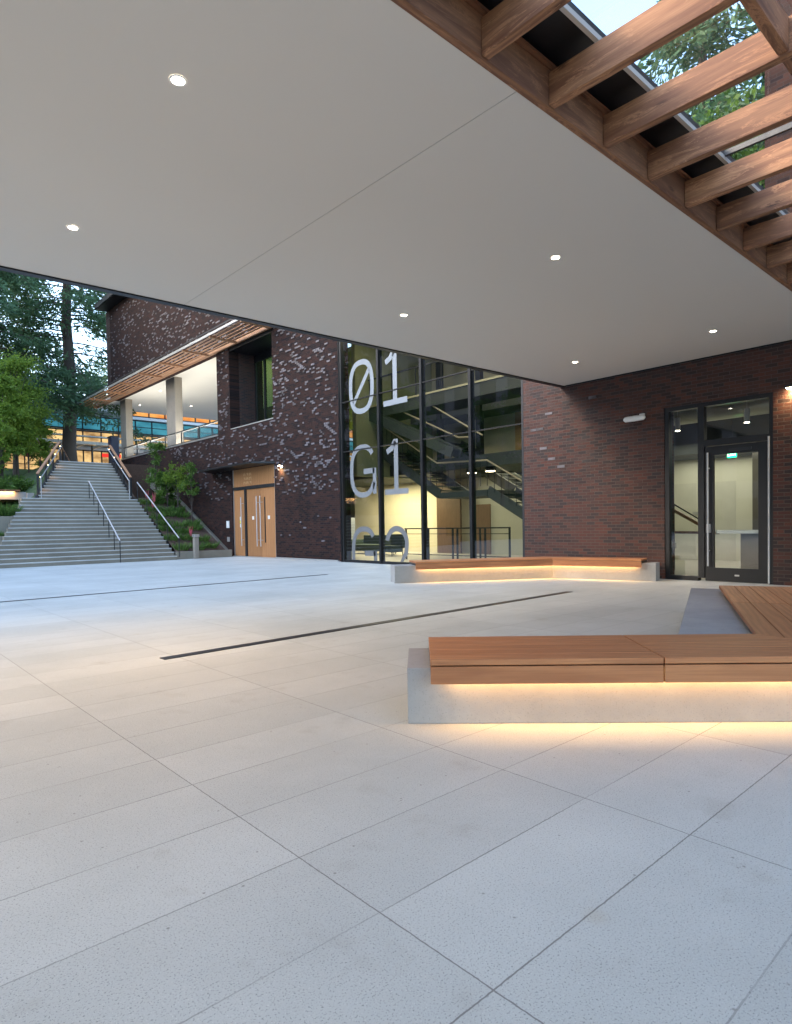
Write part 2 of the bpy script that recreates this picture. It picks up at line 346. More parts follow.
# ------------------------------------------------------------------ ground
g = MB(); g.add([(-90,-90,0),(90,-90,0),(90,29.5,0),(-90,29.5,0)], [(0,1,2,3)])
tag(g.build('plaza', M['floor']), kind='structure')
g = MB(); g.add([(-90,29.4,0),(5.2,29.4,0),(5.2,29.4,2.5),(-90,29.4,2.5),(5.2,35,2.5),(-90,35,2.5),(5.2,38,4.5),(-90,38,4.5)], [(0,1,2,3),(3,2,4,5),(5,4,6,7)])
g.add([(5.2,29.4,2.5),(6.5,29.25,2.5),(8.3,33,4.5),(8.3,38,4.5),(5.2,38,4.5),(5.2,35,2.5)], [(0,1,5),(1,2,5),(5,2,3,4)])
tag(g.build('planted_bank', M['earth']), kind='structure')
M['upper'] = concrete('upper_paving', (.36,.35,.33))
g = MB(); g.add([(8.3,33,4.5),(W,33,4.5),(W,25.6,4.5),(60,25.6,4.5),(60,200,4.5),(-120,200,4.5),(-120,38,4.5),(8.3,38,4.5)], [(0,1,2,3,4,5,6,7)])
g.add([(-120,200,4.5),(200,200,4.5),(200,25.6,4.5),(60,25.6,4.5)], [(3,2,1,0)])
tag(g.build('upper_plaza', M['upper']), kind='structure')
# ------------------------------------------------------------------ canopy
cy1 = lambda x: 8.82-(x+.0)*.0395+.0
cp = thing('canopy', (4, 5.6, ZC), 'broad smooth plaster canopy with pale underside over the courtyard, edged in black metal', 'canopy')
def soff(x0, x1, y0f, y1f, z0, z1, name, mat, mi=0):
    b = MB(); b.prism([(x0, y0f(x0)), (x1, y0f(x1)), (x1, y1f(x1)), (x0, y1f(x0))], z0, z1); return b.build(name, mat, cp)
soff(-9, 3.83, lambda x: 2.86, lambda x: cy1(x)-.06, ZC, ZC+.5, 'ceiling_panel', M['plaster'])
soff(3.84, W-.01, lambda x: 2.86, lambda x: cy1(x)-.06, ZC, ZC+.5, 'ceiling_panel', M['plaster'])
soff(3.825, 3.845, lambda x: 2.87, lambda x: cy1(x)-.07, ZC+.004, ZC+.3, 'joint_strip', paint('joint_strip_grey', (.42,.39,.35), .8))  # thin seam strip in a darker tone than the ceiling panels
soff(-9, W-.012, lambda x: cy1(x)-.058, lambda x: cy1(x)+.05, ZC-.02, ZC+.56, 'edge_trim', M['dark'])
b = MB(); b.box(-9, W-.012, 2.9, 8.3, ZC+.51, ZC+.56); b.build('roof_membrane', M['darkmetal'], cp)
b = MB(); b.box(W-.045, W-.006, 3.0, 8.2, ZC-.03, ZC-.002); b.build('wall_reveal', M['dark'], cp)
# rear slab of the canopy behind the skylight
b = MB(); b.box(-9, W-.01, -6.2, -2.2, ZC, ZC+.5); b.build('rear_ceiling_panel', M['plaster'], cp)
for x in (-8.5, -1.5, 6, 12.3):
    b = MB(); b.box(x-.15, x+.15, -2.7, -2.4, 0, ZC); b.build('column', M['conccol'], cp)
for x in (-8.5,):
    b = MB(); b.box(x-.18, x+.18, 7.2, 7.56, 0, ZC); b.build('column', M['conccol'], cp)
# downlights
dl0 = None; LP = [(1.93,4.34,'above the left paving, nearest the camera'),(2.0,7.14,'close to the black canopy edge on the left'),(6.53,4.33,'in the middle of the ceiling, right of its seam'),(6.53,6.98,'above the glass wall, near the canopy edge'),
      (11.03,6.89,'in the far ceiling corner where canopy meets brick'),(11.08,4.31,'above the glazed door, near the brick wall'),(-2.6,4.34,''),(-2.6,7.1,''),(-7,4.34,''),(-7,7.1,'')]
for i, (x, y, lb) in enumerate(LP):
    if i == 0:
        dl = thing('downlight', (x, y, ZC), '', 'downlight', 'round recessed downlights of the canopy')
        r_ = MB(); r_.lathe((x, y, ZC-.006), [(.045,.003),(.045,0),(.058,0),(.06,.005)], 24, cap=False); r_.build('trim_ring', M['white'], dl)
        r_ = MB(); r_.lathe((x, y, ZC-.004), [(.0005,.0),(.045,0),(.045,.003),(.0005,.003)], 24); r_.build('lens', M['lens'], dl); dl0 = dl
    else:
        dl = copy_tree(dl0); dl.location = (x, y, ZC)
    dl['label'] = ('small glowing downlight '+lb) if lb else 'small glowing downlight in the canopy ceiling far left, outside the view'
    spot((x, y, ZC-.02), (360 if x > 0 else 200) if x < 3 else 110, 96, 1., (1,.56,.22))
# ------------------------------------------------------------------ skylight
sky = thing('timber_skylight', (4, .3, ZC), 'heavy brown timber beams carrying a glass skylight beside the white ceiling', 'skylight')
b = MB(); b.box(-9, W-.02, 2.80, 2.858, ZC-.005, ZC+.325); b.build('ledger_board', M['ledger'], sky, .004)
b = MB(); b.box(-9, W-.02, -2.19, -2.13, ZC-.005, ZC+.325); b.build('ledger_board', M['ledger'], sky, .004)
b = MB(); b.box(-9, W-.02, 2.46, 2.8, ZC+.33, ZC+.45); b.box(-9, W-.02, -2.13, -1.8, ZC+.33, ZC+.45); b.build('black_flashing', M['dark'], sky)
b = MB(); b.box(-9, W-.02, 2.425, 2.459, ZC+.315, ZC+.355); b.build('aluminium_trim', paint('cream_trim', (.55,.50,.43), .5), sky)
b = MB(); b.box(-9, W-.02, 2.76, 2.797, ZC+.275, ZC+.30); b.build('aluminium_trim', M['ledger'], sky)
bx = 3.37-.782*15
bms = []
while bx < W-.3:
    b = MB(); b.box(bx, bx+.075, -2.13, 2.797, ZC+.006, ZC+.25); bms.append(b.build('beam', M['beam'], sky, .005)); bx += .782
for k in range(len(bms)-1):
    x0 = 3.37-.782*15+.782*k+.078
    b = MB(); b.box(x0, x0+.701, 1.42, 1.49, ZC+.02, ZC+.24); b.build('blocking', M['ledger'], sky, .004)
for k in range(7):
    x0 = -9+k*3.11
    b = MB(); b.add([(x0,-1.8,ZC+.366),(x0+3.08,-1.8,ZC+.366),(x0+3.08,2.44,ZC+.366),(x0,2.44,ZC+.366)], [(0,1,2,3)]); b.build('glass_pane', M['skyglass'], sky)
    b = MB(); b.box(x0-.03, x0, -1.8, 2.43, ZC+.35, ZC+.40); b.build('glazing_bar', M['darkmetal'], sky)
for y in (.3, 1.5):
    b = MB(); b.box(-9, W-.05, y, y+.03, ZC+.375, ZC+.42); b.build('glazing_bar', M['alu'], sky)

# ------------------------------------------------------------------ main building
bd = thing('brick_building', (W, 18, 0), 'dark brick building with tall glass lobby wall and upper loggia on concrete columns', 'building')
T = .45
def wallbox(y0, y1, z0, z1, mat='brickL', name='brick_wall', x0=W, x1=None):
    b = MB(); b.box(x0, x1 or x0+T, y0, y1, z0, z1); return b
# right wall with glazed door opening Y 3.93..5.93, z 0..3.49
b = MB(); b.box(W, W+T, -14, 3.93, 0, 4.9); b.box(W, W+T, 5.93, 9.42, 0, 4.9); b.box(W, W+T, 3.93, 5.93, 3.49, 4.9)
rng = random.Random(4)
for k in range(7):
    y = 9.3-abs(rng.gauss(0, 1.))-.05; z = .0667*rng.randint(26, 60)+.006
    if y > 6.1: b.box(W-.014, W+.01, y-.2, y, z, z+.056, 1)
b.build('brick_wall', [M['brickR'], M['glaze']], bd)
b = MB(); b.box(W-.03, W+T+8, -14, 4.05, 4.905, 15); b.build('brick_wall', M['brickL'], bd)
# left wall lower, from lobby glass to stair
b = MB()
b.box(W, W+T, 16.90, 21.0, -.3, 14.1); b.box(W, W+T, 21.0, 24.42, 3.62, 5.33); b.box(W, W+T, 21.0, 24.42, 8.72, 14.1)
b.box(W, W+T, 24.42, 25.55, -.3, 14.1); b.box(W, W+T, 25.55, 38.95, -.3, 5.2); b.box(W, W+T, 25.55, 38.95, 8.86, 14.1)
b.box(W, W+T, 9.42, 16.9, 8.5, 14.1)
def dens(y, z):
    if z < 2.4: return .05
    d = .5+.5*math.sin(y*.9+z*1.3)*math.sin(z*.7-y*.5+1)
    return .35+.65*d
cnt = 0
rng = random.Random(12)
for row in range(10, 208):
    z = row*.0667; n = int(22.3/.203)
    for k in range(n):
        y = 16.98+k*.203+(.1 if row % 2 else 0)
        if y > 39: break
        if 20.9 < y < 24.45 and (z < 3.7 or 5.25 < z < 8.75): continue
        if y > 25.4 and 5.1 < z < 8.9: continue
        if y > 25.5 and z < 1.2+(y-24)*.55: continue
        if rng.random() < dens(y, z)*(.30 if y < 24.5 else .24 if y < 31 else .17):
            wd = .095 if rng.random() < .35 else .185
            b.box(W-.014-rng.random()*.016, W+.01, y+.01, y+.01+wd, z+.005, z+.061, 1)
b.build('brick_wall', [M['brickL'], M['glaze']], bd)
# end wall and back of the upper block, roof
b = MB(); b.box(W+.01, W+13, 38.95, 39.6, 8.87, 14.1); b.build('end_wall', M['brickX'], bd)
b = MB(); b.box(W-.6, W+14, 33, 39.4, 14.11, 14.38); b.box(W-.3, W+14, 9.4, 33, 14.11, 14.38); b.build('roof', M['darkmetal'], bd)
b = MB(); b.box(W-.66, W-.6, 33, 39.46, 14.14, 14.42); b.box(W-.6, W+14, 39.4, 39.46, 14.14, 14.42); b.build('roof_fascia', M['darkmetal'], bd)
# recessed window: reveals, head, window
b = MB(); b.box(W+T, W+1.6, 24.42, 24.9, 5.0, 8.9); b.build('window_reveal', M['brickX'], bd)
b = MB(); b.box(W+.001, W+1.7, 20.9, 24.41, 5.29, 5.37); b.build('window_sill', M['alu'], bd)
b = MB(); b.box(W+.02, W+1.7, 20.9, 24.41, 8.60, 8.72); b.build('window_head', M['dark'], bd)
wf = MB()
for y in (20.6, 22.1, 23.6, 24.32): wf.box(W+1.2, W+1.3, y, y+.09, 5.37, 8.6)
wf.box(W+1.2, W+1.3, 20.6, 24.4, 8.3, 8.6); wf.box(W+1.2, W+1.3, 20.6, 24.4, 5.37, 5.45)
wf = wf.build('recessed_window', M['dark'], bd)
b = MB(); b.box(W+1.245, W+1.255, 20.6, 24.4, 5.4, 8.5); b.build('pane', glass('recess_glass', (.6,.75,.45), 1.7), wf)
b = MB(); b.box(W+4, W+4.2, 18, 26, 5.3, 8.8); b.build('room_wall', paint('olive_room_wall', (.45,.45,.08), .8), bd)
# loggia ceiling, columns, parapet coping, railing
b = MB(); b.box(W+T+.002, W+8.4, 25.56, 42, 8.86, 9.1); b.box(W, W+T+.002, 39.21, 42, 8.86, 9.1); b.build('loggia_ceiling', paint('loggia_plaster', (.80,.78,.72), .7, var=.02), bd)
for y0, y1 in ((38.1, 39.0), (31.1, 32.2)):
    b = MB(); b.box(13.24, 13.64, y0, y1, 4.5, 8.86); b.build('concrete_column', M['conccol'], bd, .02)
for yy in (30.6, 36.9):
    b = MB(); b.box(19.6, 20.2, yy, yy+.7, 4.5, 8.86); b.build('concrete_column', M['conccol'], bd, .02)
b = MB(); b.box(W-.03, W+T+.03, 25.56, 37.6, 5.202, 5.26); b.build('parapet_coping', M['alu'], bd)
rl = MB()
for k in range(7): rl.box(W+.12, W+.16, 25.7+k*1.95, 25.78+k*1.95, 5.26, 5.86)
rl.box(W+.09, W+.19, 25.56, 37.5, 5.86, 5.91); rl.box(W+.12, W+.15, 25.6, 37.5, 5.32, 5.35)
rl = rl.build('parapet_railing', M['darkmetal'], bd)
ms = MB()
for k in range(106): ms.box(W+.135, W+.141, 25.8+k*.11, 25.806+k*.11, 5.35, 5.86)
ms.build('mesh_infill', M['alu'], rl)
# loggia downlights
dlb = None
for i, (x, y, lb) in enumerate(((14.0,34.8,'between the two concrete columns'),(15.2,34.9,'right of the nearer concrete column'),(17.2,38,'deepest right'),(14.6,39.5,'beyond the farther concrete column'),(15.5,29.,'behind the brick pier'))):
    c = copy_tree(dl0); c.location = (x, y, 8.86); c['label'] = 'small round downlight in the upper loggia ceiling, '+lb; c['group'] = 'loggia downlights'
b = MB(); b.box(W+T+.05, W+T+.2, 26.0, 37.0, 5.0, 5.16); b.build('added_uplight_housing', M['darkmetal'], bd)  # made-up housing for the added light behind the parapet
o, l = area((W+T+.125, 31.5, 5.18), (0,0,1), .08, 10.8, 360, (1,.93,.80), 'added_loggia_uplight'); aim(o, (0,0,1), 'Y')  # added to brighten the loggia ceiling; no known lamp sits here
for (x_, y_) in ((14.0,34.8),(15.2,34.9),(17.2,38),(14.6,39.5)): spot((x_, y_, 8.84), 90*.5, 130, 1., (1,.85,.65))
# trellis sunshade
tr = MB(); tr.box(11.44, 11.48, 20.4, 41.6, 8.80, 8.88); tr = tr.build('sunshade_trellis', M['alu'], bd)
for k in range(9):
    y = 41.45-k*2.55
    b = MB(); b.box(11.485, 12.655, y-.09, y, 8.72, 8.80); b.build('cross_beam', M['slat'], tr)
b = MB(); b.box(12.66, 12.74, 20.4, 41.6, 8.72, 8.86); b.build('inner_beam', M['slat'], tr)
for k in range(5):
    x = 11.60+k*.215
    b = MB(); b.box(x, x+.085, 20.4, 41.5, 8.802, 8.822); b.build('slat', M['slat'], tr)
b = MB(); b.box(11.40, 11.42, 20.4, 41.6, 8.92, 8.97); b.box(11.42,12.75,41.5,41.6,8.93,8.97); b.build('top_flashing', M['dark'], tr)
# oak entrance
dr = MB(); dr.box(W+.08, W+.14, 21.0, 24.42, 2.90, 3.62); dr = dr.build('timber_entrance', M['oak'], bd)
for (y0, y1) in ((23.46, 24.38), (22.36, 23.30), (21.06, 22.34)):
    pass
lv = MB(); lv.box(W+.08, W+.14, 23.46, 24.38, 0.02, 2.76); lv.build('door_leaf', M['oak'], dr)
lv = MB(); lv.box(W+.08, W+.14, 22.20, 23.31, 0.02, 2.76); lv.build('door_leaf', M['oak'], dr)
lv = MB(); lv.box(W+.08, W+.14, 21.06, 22.185, 0.02, 2.76); lv.build('door_leaf', M['oak'], dr)
b = MB(); b.box(W+.03, W+.12, 21.0, 24.42, 2.77, 2.89); b.box(W+.03, W+.12, 23.32, 23.45, 0, 2.77); b.build('door_frame', M['darkmetal'], dr)
b = MB(); b.box(W+.02, W+.07, 20.985, 21.05, 0, 3.62); b.box(W+.05, W+.12, 24.385, 24.43, 0, 3.62); b.box(W-.01, W+.2, 21, 24.42, -.01, .03); b.build('jamb_trim', M['alu'], dr)
for y in (23.62, 22.36, 22.08):
    b = MB(); b.tube([(W-.03, y, .45), (W-.03, y, 2.45)], .02); b.tube([(W-.03,y,.7),(W+.09,y,.7)], .012); b.tube([(W-.03,y,2.2),(W+.09,y,2.2)], .012); b.build('pull_handle', M['steel'], dr)
b = MB(); b.box(W+.07, W+.082, 21.86, 21.93, .6, 2.4); b.build('vision_slot', M['dark'], dr)
b = MB()
for y in (22.82, 21.6): b.box(W+.07, W+.082, y-.07, y+.07, 1.52, 1.66)
b.build('square_sign', M['white'], dr)
b = MB(); b.box(W+.07, W+.082, 23.78, 23.92, 1.38, 1.5); b.build('yellow_sign', paint('yellow_plate', (.7,.7,.05), .5), dr)
b = MB(); b.box(W+.072, W+.082, 23.78, 23.92, 1.51, 1.66); b.box(W+.072, W+.082, 23.78, 23.92, 1.22, 1.36); b.build('white_sign', M['white'], dr)
b = MB()      # small routed lettering on the transom, too fine to read: short strokes in three rows
rg = random.Random(3)
for r_ in range(3):
    for c in range(3):
        y = 23.55-c*.24; z = 3.42-r_*.17
        b.box(W+.074, W+.083, y-.15, y-.13, z-.1, z); b.box(W+.074, W+.083, y-.13, y-.03, z-.02, z)
        if rg.random() < .7: b.box(W+.074, W+.083, y-.13, y-.05, z-.06, z-.045)
        if rg.random() < .6: b.box(W+.074, W+.083, y-.03, y-.01, z-.1, z)
b.build('routed_lettering', paint('pale_routed_wood', (.62,.42,.22), .6), dr)
b = MB(); b.prism([(W, 20.95), (W, 26.3), (12.0, 25.9), (12.0, 21.4)], 3.63, 3.70); b.build('entrance_canopy', M['dark'], bd)
b = MB(); b.box(W-.06, W, 17, 20.98, .02, .06); b.box(W-.06, W, 16.9, 20.98, -.01, .02); b.build('wall_base_flashing', M['alu'], bd)
# ------------------------------------------------------------------ curtain wall
cw = MB(); cw.box(W+.02, W+.2, 9.44, 9.50, 0, 8.5); cw = cw.build('curtain_wall', M['darkmetal'], bd)
MY = [16.80, 14.92, 13.03, 11.18]
for y in MY:
    b = MB(); b.box(W+.03, W+.20, y-.035, y+.055, 0, 8.5); b.build('mullion', M['dark'], cw)
for z in (-.02, 3.65, 5.27, 8.42):
    b = MB(); b.box(W+.05, W+.12, 9.5, 16.8, z-.012, z+.018 if z > 0 else .09); b.build('transom', M['dark'], cw)
ys = [16.745]+MY[1:]+[9.44]
for i in range(4):
    y1 = (16.745 if i == 0 else MY[i]-.055); y0 = (MY[i+1]+.075 if i < 3 else 9.5)
    for z0, z1 in ((.09, 3.63), (3.68, 5.25), (5.30, 8.4)):
        b = MB(); b.add([(W+.08, y0, z0), (W+.08, y1, z0), (W+.08, y1, z1), (W+.08, y0, z1)], [(0,1,2,3)]); b.build('glass_pane', M['ww'], cw)
b = MB(); b.box(W+.01, W+.2, 16.862, 16.9, 0, 8.5); b.build('side_frame', M['dark'], cw)
# lettering: strokes in (u, v) with u to the right (-Y), v up
def stroke(b, pts, w_, closed=False, clip=None):
    P = [Vector(p) for p in pts]; n = len(P); L = []; Rr = []
    for i in range(n):
        a = P[(i-1) % n] if (closed or i > 0) else P[i]; c = P[(i+1) % n] if (closed or i < n-1) else P[i]
        d1 = (P[i]-a).normalized() if (P[i]-a).length > 1e-6 else None; d2 = (c-P[i]).normalized() if (c-P[i]).length > 1e-6 else None
        if d1 is None: d1 = d2
        if d2 is None: d2 = d1
        tt = (d1+d2).normalized(); nn = Vector((-tt.y, tt.x)); k = 1/max(.5, nn.dot(Vector((-d1.y, d1.x))))
        L.append(P[i]+nn*w_/2*k); Rr.append(P[i]-nn*w_/2*k)
    m = n if closed else n-1
    for i in range(m):
        j = (i+1) % n; q = [L[i], L[j], Rr[j], Rr[i]]
        if clip is not None: q = [Vector((p.x, max(p.y, clip))) for p in q]
        x = W+.072
        b.add([(x, -p.x, p.y) for p in q], [(0,3,2,1)])
def ell(cx, cz, rx, rz, a0, a1, n=32): return [(cx+rx*math.cos(R(a0+(a1-a0)*i/n)), cz+rz*math.sin(R(a0+(a1-a0)*i/n))) for i in range(n+1)]
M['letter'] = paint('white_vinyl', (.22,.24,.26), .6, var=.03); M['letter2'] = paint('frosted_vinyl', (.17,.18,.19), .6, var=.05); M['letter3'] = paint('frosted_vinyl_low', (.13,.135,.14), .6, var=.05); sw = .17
def superell(cx, cz, rx, rz, a0, a1, n=40, e=.8):
    o = []
    for i in range(n+1):
        a = R(a0+(a1-a0)*i/n); c, s_ = math.cos(a), math.sin(a)
        o.append((cx+rx*math.copysign(abs(c)**e, c), cz+rz*math.copysign(abs(s_)**e, s_)))
    return o
def glyph(ch, u0, u1, z0, z1, clip=None):
    b = MB(); cx = (u0+u1)/2; cz = (z0+z1)/2; rx = (u1-u0-sw)/2; rz = (z1-z0-sw)/2
    if ch == '0':
        stroke(b, superell(cx, cz, rx, rz, 0, 360)[:-1], sw, True, clip); stroke(b, [(cx-rx*.72, cz-rz*.62), (cx+rx*.72, cz+rz*.62)], sw*.85, False, clip)
    if ch == '1':
        stroke(b, [(cx, z0+sw), (cx, z1)], sw*1.1, False, clip); stroke(b, [(u0, z0+sw/2), (u1, z0+sw/2)], sw, False, clip)
        stroke(b, [(cx-.42, z1-.36), (cx-.2, z1-.27), (cx-.04, z1-.06)], sw, False, clip)
    if ch == 'G':
        stroke(b, superell(cx, cz, rx, rz, 38, 335), sw, False, clip); stroke(b, [(cx+.04, cz-.02), (cx+rx, cz-.02)], sw, False, clip); stroke(b, [(cx+rx+.002, cz+.06), (cx+rx+.002, z0+.1)], sw, False, clip)
    if ch == '2':
        stroke(b, superell(cx, z1-rx-sw/2, rx, rx, 170, 0, 24, 1.)+[(cx+rx*.9, z1-rx-sw/2-.3), (cx+rx*.45, z1-rx-.75), (u0+sw*.7, z0+sw)], sw, False, clip); stroke(b, [(u0, z0+sw/2), (u1, z0+sw/2)], sw, False, clip)
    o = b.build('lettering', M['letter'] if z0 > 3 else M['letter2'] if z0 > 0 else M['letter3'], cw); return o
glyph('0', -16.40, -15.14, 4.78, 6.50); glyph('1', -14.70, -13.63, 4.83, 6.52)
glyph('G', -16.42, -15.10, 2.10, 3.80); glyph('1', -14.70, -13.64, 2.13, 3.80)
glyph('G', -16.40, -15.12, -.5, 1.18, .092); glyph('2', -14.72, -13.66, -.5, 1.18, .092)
# ------------------------------------------------------------------ lobby interior
it = thing('lobby', (16, 13, 0), 'cream lit lobby interior seen through the tall lettered glass wall', 'room')
b = MB(); b.box(W+.22, 23, 9.0, 24, -.02, .012); b.build('floor', M['intfloor'], it)
b = MB(); b.box(19.4, 19.6, 16.2, 24.5, 0, 3.3); b.build('cream_wall', M['cream'], it)
b = MB(); b.box(19.0, 19.2, 9.2, 16.2, 0, 3.0); b.build('cream_wall', paint('sage_wall', (.44,.44,.36), .8, var=.05), it)
b = MB(); b.box(18.9, 19.0, 17.1, 18.4, 0, 2.9); b.build('tall_brown_panel', M['brown'], it)
b = MB(); b.box(18.93, 18.999, 15.6, 16.4, 0.02, 1.95); b.build('brown_door', M['brown'], it)
b = MB(); b.box(W+.22, 23, 9.0, 9.2, 0, 8.6); b.build('side_wall', M['slab'], it)
b = MB(); b.box(14.3, 23, 17.9, 18.1, 3.0, 8.6); b.build('upper_side_wall', paint('olive_wall', (.34,.36,.22), .8), it)
b = MB(); b.box(15.9, 22.8, 9.21, 23.8, 3.05, 3.45); b.build('mezzanine_slab', M['slab'], it)
b = MB(); b.box(14.9, 16.1, 9.21, 17.89, 5.1, 5.55); b.build('upper_bridge', M['slab'], it)
b = MB(); b.box(14.86, 14.9, 9.21, 17.89, 5.50, 5.56); b.build('bridge_trim', paint('bridge_trim', (.55,.48,.28), .5), it)
b = MB(); b.box(W+.3, 22.8, 9.21, 17.89, 8.3, 8.5); b.build('upper_ceiling', M['ceilI'], it)
b = MB(); b.box(18.2, 18.4, 13.8, 17.89, 3.5, 8.3); b.build('upper_back_wall', M['ceilI'], it)
b = MB(); b.box(18.2, 18.4, 9.21, 13.8, 3.5, 8.3); b.build('upper_back_wall', M['orange'], it)
b = MB(); b.box(17.0, 18.2, 9.21, 17.89, 5.1, 5.5); b.build('upper_floor_edge', M['slab'], it)
for y in (10.2, 12.1, 14.3, 16.2):
    b = MB(); b.box(16.9, 17.1, y, y+.2, 3.45, 8.3); b.build('interior_column', M['dark'], it)
rl = MB()
for k in range(8): rl.bar((14.9, 9.4+k*1.2, 5.56), (14.9, 9.4+k*1.2, 6.5), .03, .03, up=(1,0,0))
rl.bar((14.9, 9.21, 6.5), (14.9, 17.89, 6.5), .05, .05); rl.build('bridge_railing', M['darkmetal'], it)
# staircase inside
istr = thing('interior_stair', (15.6, 14, 0), 'dark interior stair with pale handrails crossing the lobby behind the glass', 'staircase')
def flight(y0, z0, y1, z1, x0, x1, nm='stair_flight'):
    b = MB()
    for x in (x0, x1): b.bar((x, y0, z0-.05), (x, y1, z1-.05), .06, .32)
    n = max(3, int(abs(z0-z1)/.16))
    for k in range(n):
        f = (k+.5)/n; y = y0+(y1-y0)*f; z = z0+(z1-z0)*f
        b.box(x0, x1, y-.15, y+.15, z-.03, z)
    return b.build(nm, M['slab'], istr)
flight(17.5, 3.95, 14.5, 2.25, 15.05, 16.4); flight(12.45, 2.25, 9.4, .55, 15.05, 16.4)
b = MB(); b.box(15.0, 16.45, 12.45, 14.5, 2.05, 2.24); b.build('landing', M['slab'], istr)
flight(16.3, 4.3, 12.9, 2.35, 16.9, 18.1); flight(17.2, 5.1, 13.3, 3.45, 14.4, 14.8)
M['pale_rail'] = paint('oak_stair_rail', (.50,.40,.24), .5)
for pts in ([(15.0,17.4,4.87),(15.0,14.56,3.22),(15.0,12.44,3.13),(15.0,9.4,1.45)], [(15.0,16.5,5.28),(15.0,13.6,3.95),(15.0,13.0,3.9)], [(15.0,15.3,5.45),(15.0,12.6,3.9)]):
    b = MB(); b.tube(pts, .028); b.build('handrail', M['pale_rail'], istr)
bl = MB()
for k in range(30):
    y = 17.3-k*.27; z = 4.87-(17.4-y)*.58 if y > 14.56 else (3.2 if y > 12.44 else 3.13-(12.44-y)*.55)
    bl.bar((15.0, y, z), (15.0, y, z-.85), .014, .014, up=(1,0,0))
bl.build('baluster', M['darkmetal'], istr)
gr = thing('lobby_guardrail', (15, 13.5, 0), 'low black metal guardrail standing inside the glass, behind the far bench', 'guardrail')
for k, y in enumerate((11.62, 12.55, 12.75, 13.7, 13.9, 15.0, 16.1)):
    b = MB(); b.box(14.98, 15.02, y-.025, y+.025, .012, 1.06); b.build('post', M['dark'], gr)
b = MB(); b.box(14.97, 15.03, 11.6, 16.15, 1.05, 1.09); b.box(14.985, 15.015, 11.6, 16.12, .18, .21); b.box(14.985, 15.015, 11.6, 16.12, .88, .90); b.build('top_rail', M['dark'], gr)
# lounge seats
M['sofa'] = paint('green_fabric', (.035,.06,.045), .9)
sf = thing('lounge_sofa', (17, 20.2, .012), 'low dark green sofa inside the lobby behind the letter G', 'sofa')
b = MB(); b.box(16.6, 17.4, 19.4, 21.3, .15, .42); b.build('seat', M['sofa'], sf, .04)
b = MB(); b.box(17.3, 17.5, 19.4, 21.3, .3, .8); b.build('backrest', M['sofa'], sf, .04)
b = MB(); b.box(16.6, 17.5, 19.25, 19.45, .15, .62); b.build('armrest', M['sofa'], sf, .04)
b = MB(); b.box(16.6, 17.5, 21.25, 21.45, .15, .62); b.build('armrest', M['sofa'], sf, .04)
b = MB()
for x in (16.65, 17.42):
    for y in (19.35, 21.35): b.tube([(x, y, .012), (x, y, .16)], .02)
b.build('leg_set', M['dark'], sf)
ac = thing('lounge_armchair', (16.4, 18.4, .012), 'dark green armchair inside the lobby, right of the sofa', 'armchair')
b = MB(); b.box(16.1, 16.7, 18.1, 18.7, .15, .42); b.build('seat', M['sofa'], ac, .04)
b = MB(); b.box(16.6, 16.78, 18.05, 18.75, .3, .85); b.build('backrest', M['sofa'], ac, .04)
b = MB()
for x in (16.14, 16.7):
    for y in (18.14, 18.66): b.tube([(x, y, .012), (x, y, .16)], .018)
b.build('leg_set', M['dark'], ac)
# lobby pendants
pl0 = None
for i, (x, y, z, lb) in enumerate(((16.2,14.1,2.95,'left of the pair over the lobby guardrail'),(16.2,13.3,2.95,'right of the pair over the lobby guardrail'))):
    if not pl0:
        p_ = thing('lobby_lamp', (x, y, z), '', 'lamp', 'round lobby lamps under the mezzanine')
        b = MB(); b.lathe((x, y, z-.03), [(.01,.13),(.16,.12),(.2,.04),(.17,.0),(.01,.0)], 20); b.build('lamp_body', M['darkmetal'], p_)
        b = MB(); b.lathe((x, y, z-.045), [(.001,0),(.15,0),(.15,.013),(.001,.013)], 20); b.build('diffuser', emit('lobby_diffuser', (1,.8,.5), 6), p_); pl0 = p_
    else: p_ = copy_tree(pl0); p_.location = (x, y, z)
    p_['label'] = 'round lamp with warm glowing underside, '+lb
ceil_lamps = [((17.6,20.2,2.98), 1.5, 3., 420, (1,.88,.55)), ((17.6,13,2.98), 1.2, 5.5, 130, (1,.93,.68)), ((13.5,15.6,8.25), .5, .5, 60, (1,.86,.5)), ((13.5,11.,8.25), .5, .5, 45, (1,.86,.5))]
for loc, sx, sy, e, c in ceil_lamps:
    o, l = area(loc, (0,0,-1), sx, sy, e, c, 'lobby_ceiling_light'); o.rotation_euler = (0,0,0)
c = copy_tree(dl0); c.location = (15.5, 16.3, 8.29); c['label'] = 'bright ceiling spot inside the glass wall between the digits 01'; c['group'] = 'lobby ceiling spots'
c = copy_tree(dl0); c.location = (13.6, 16.5, 8.29); c['label'] = 'bright ceiling spot inside the glass wall above the zero'; c['group'] = 'lobby ceiling spots'
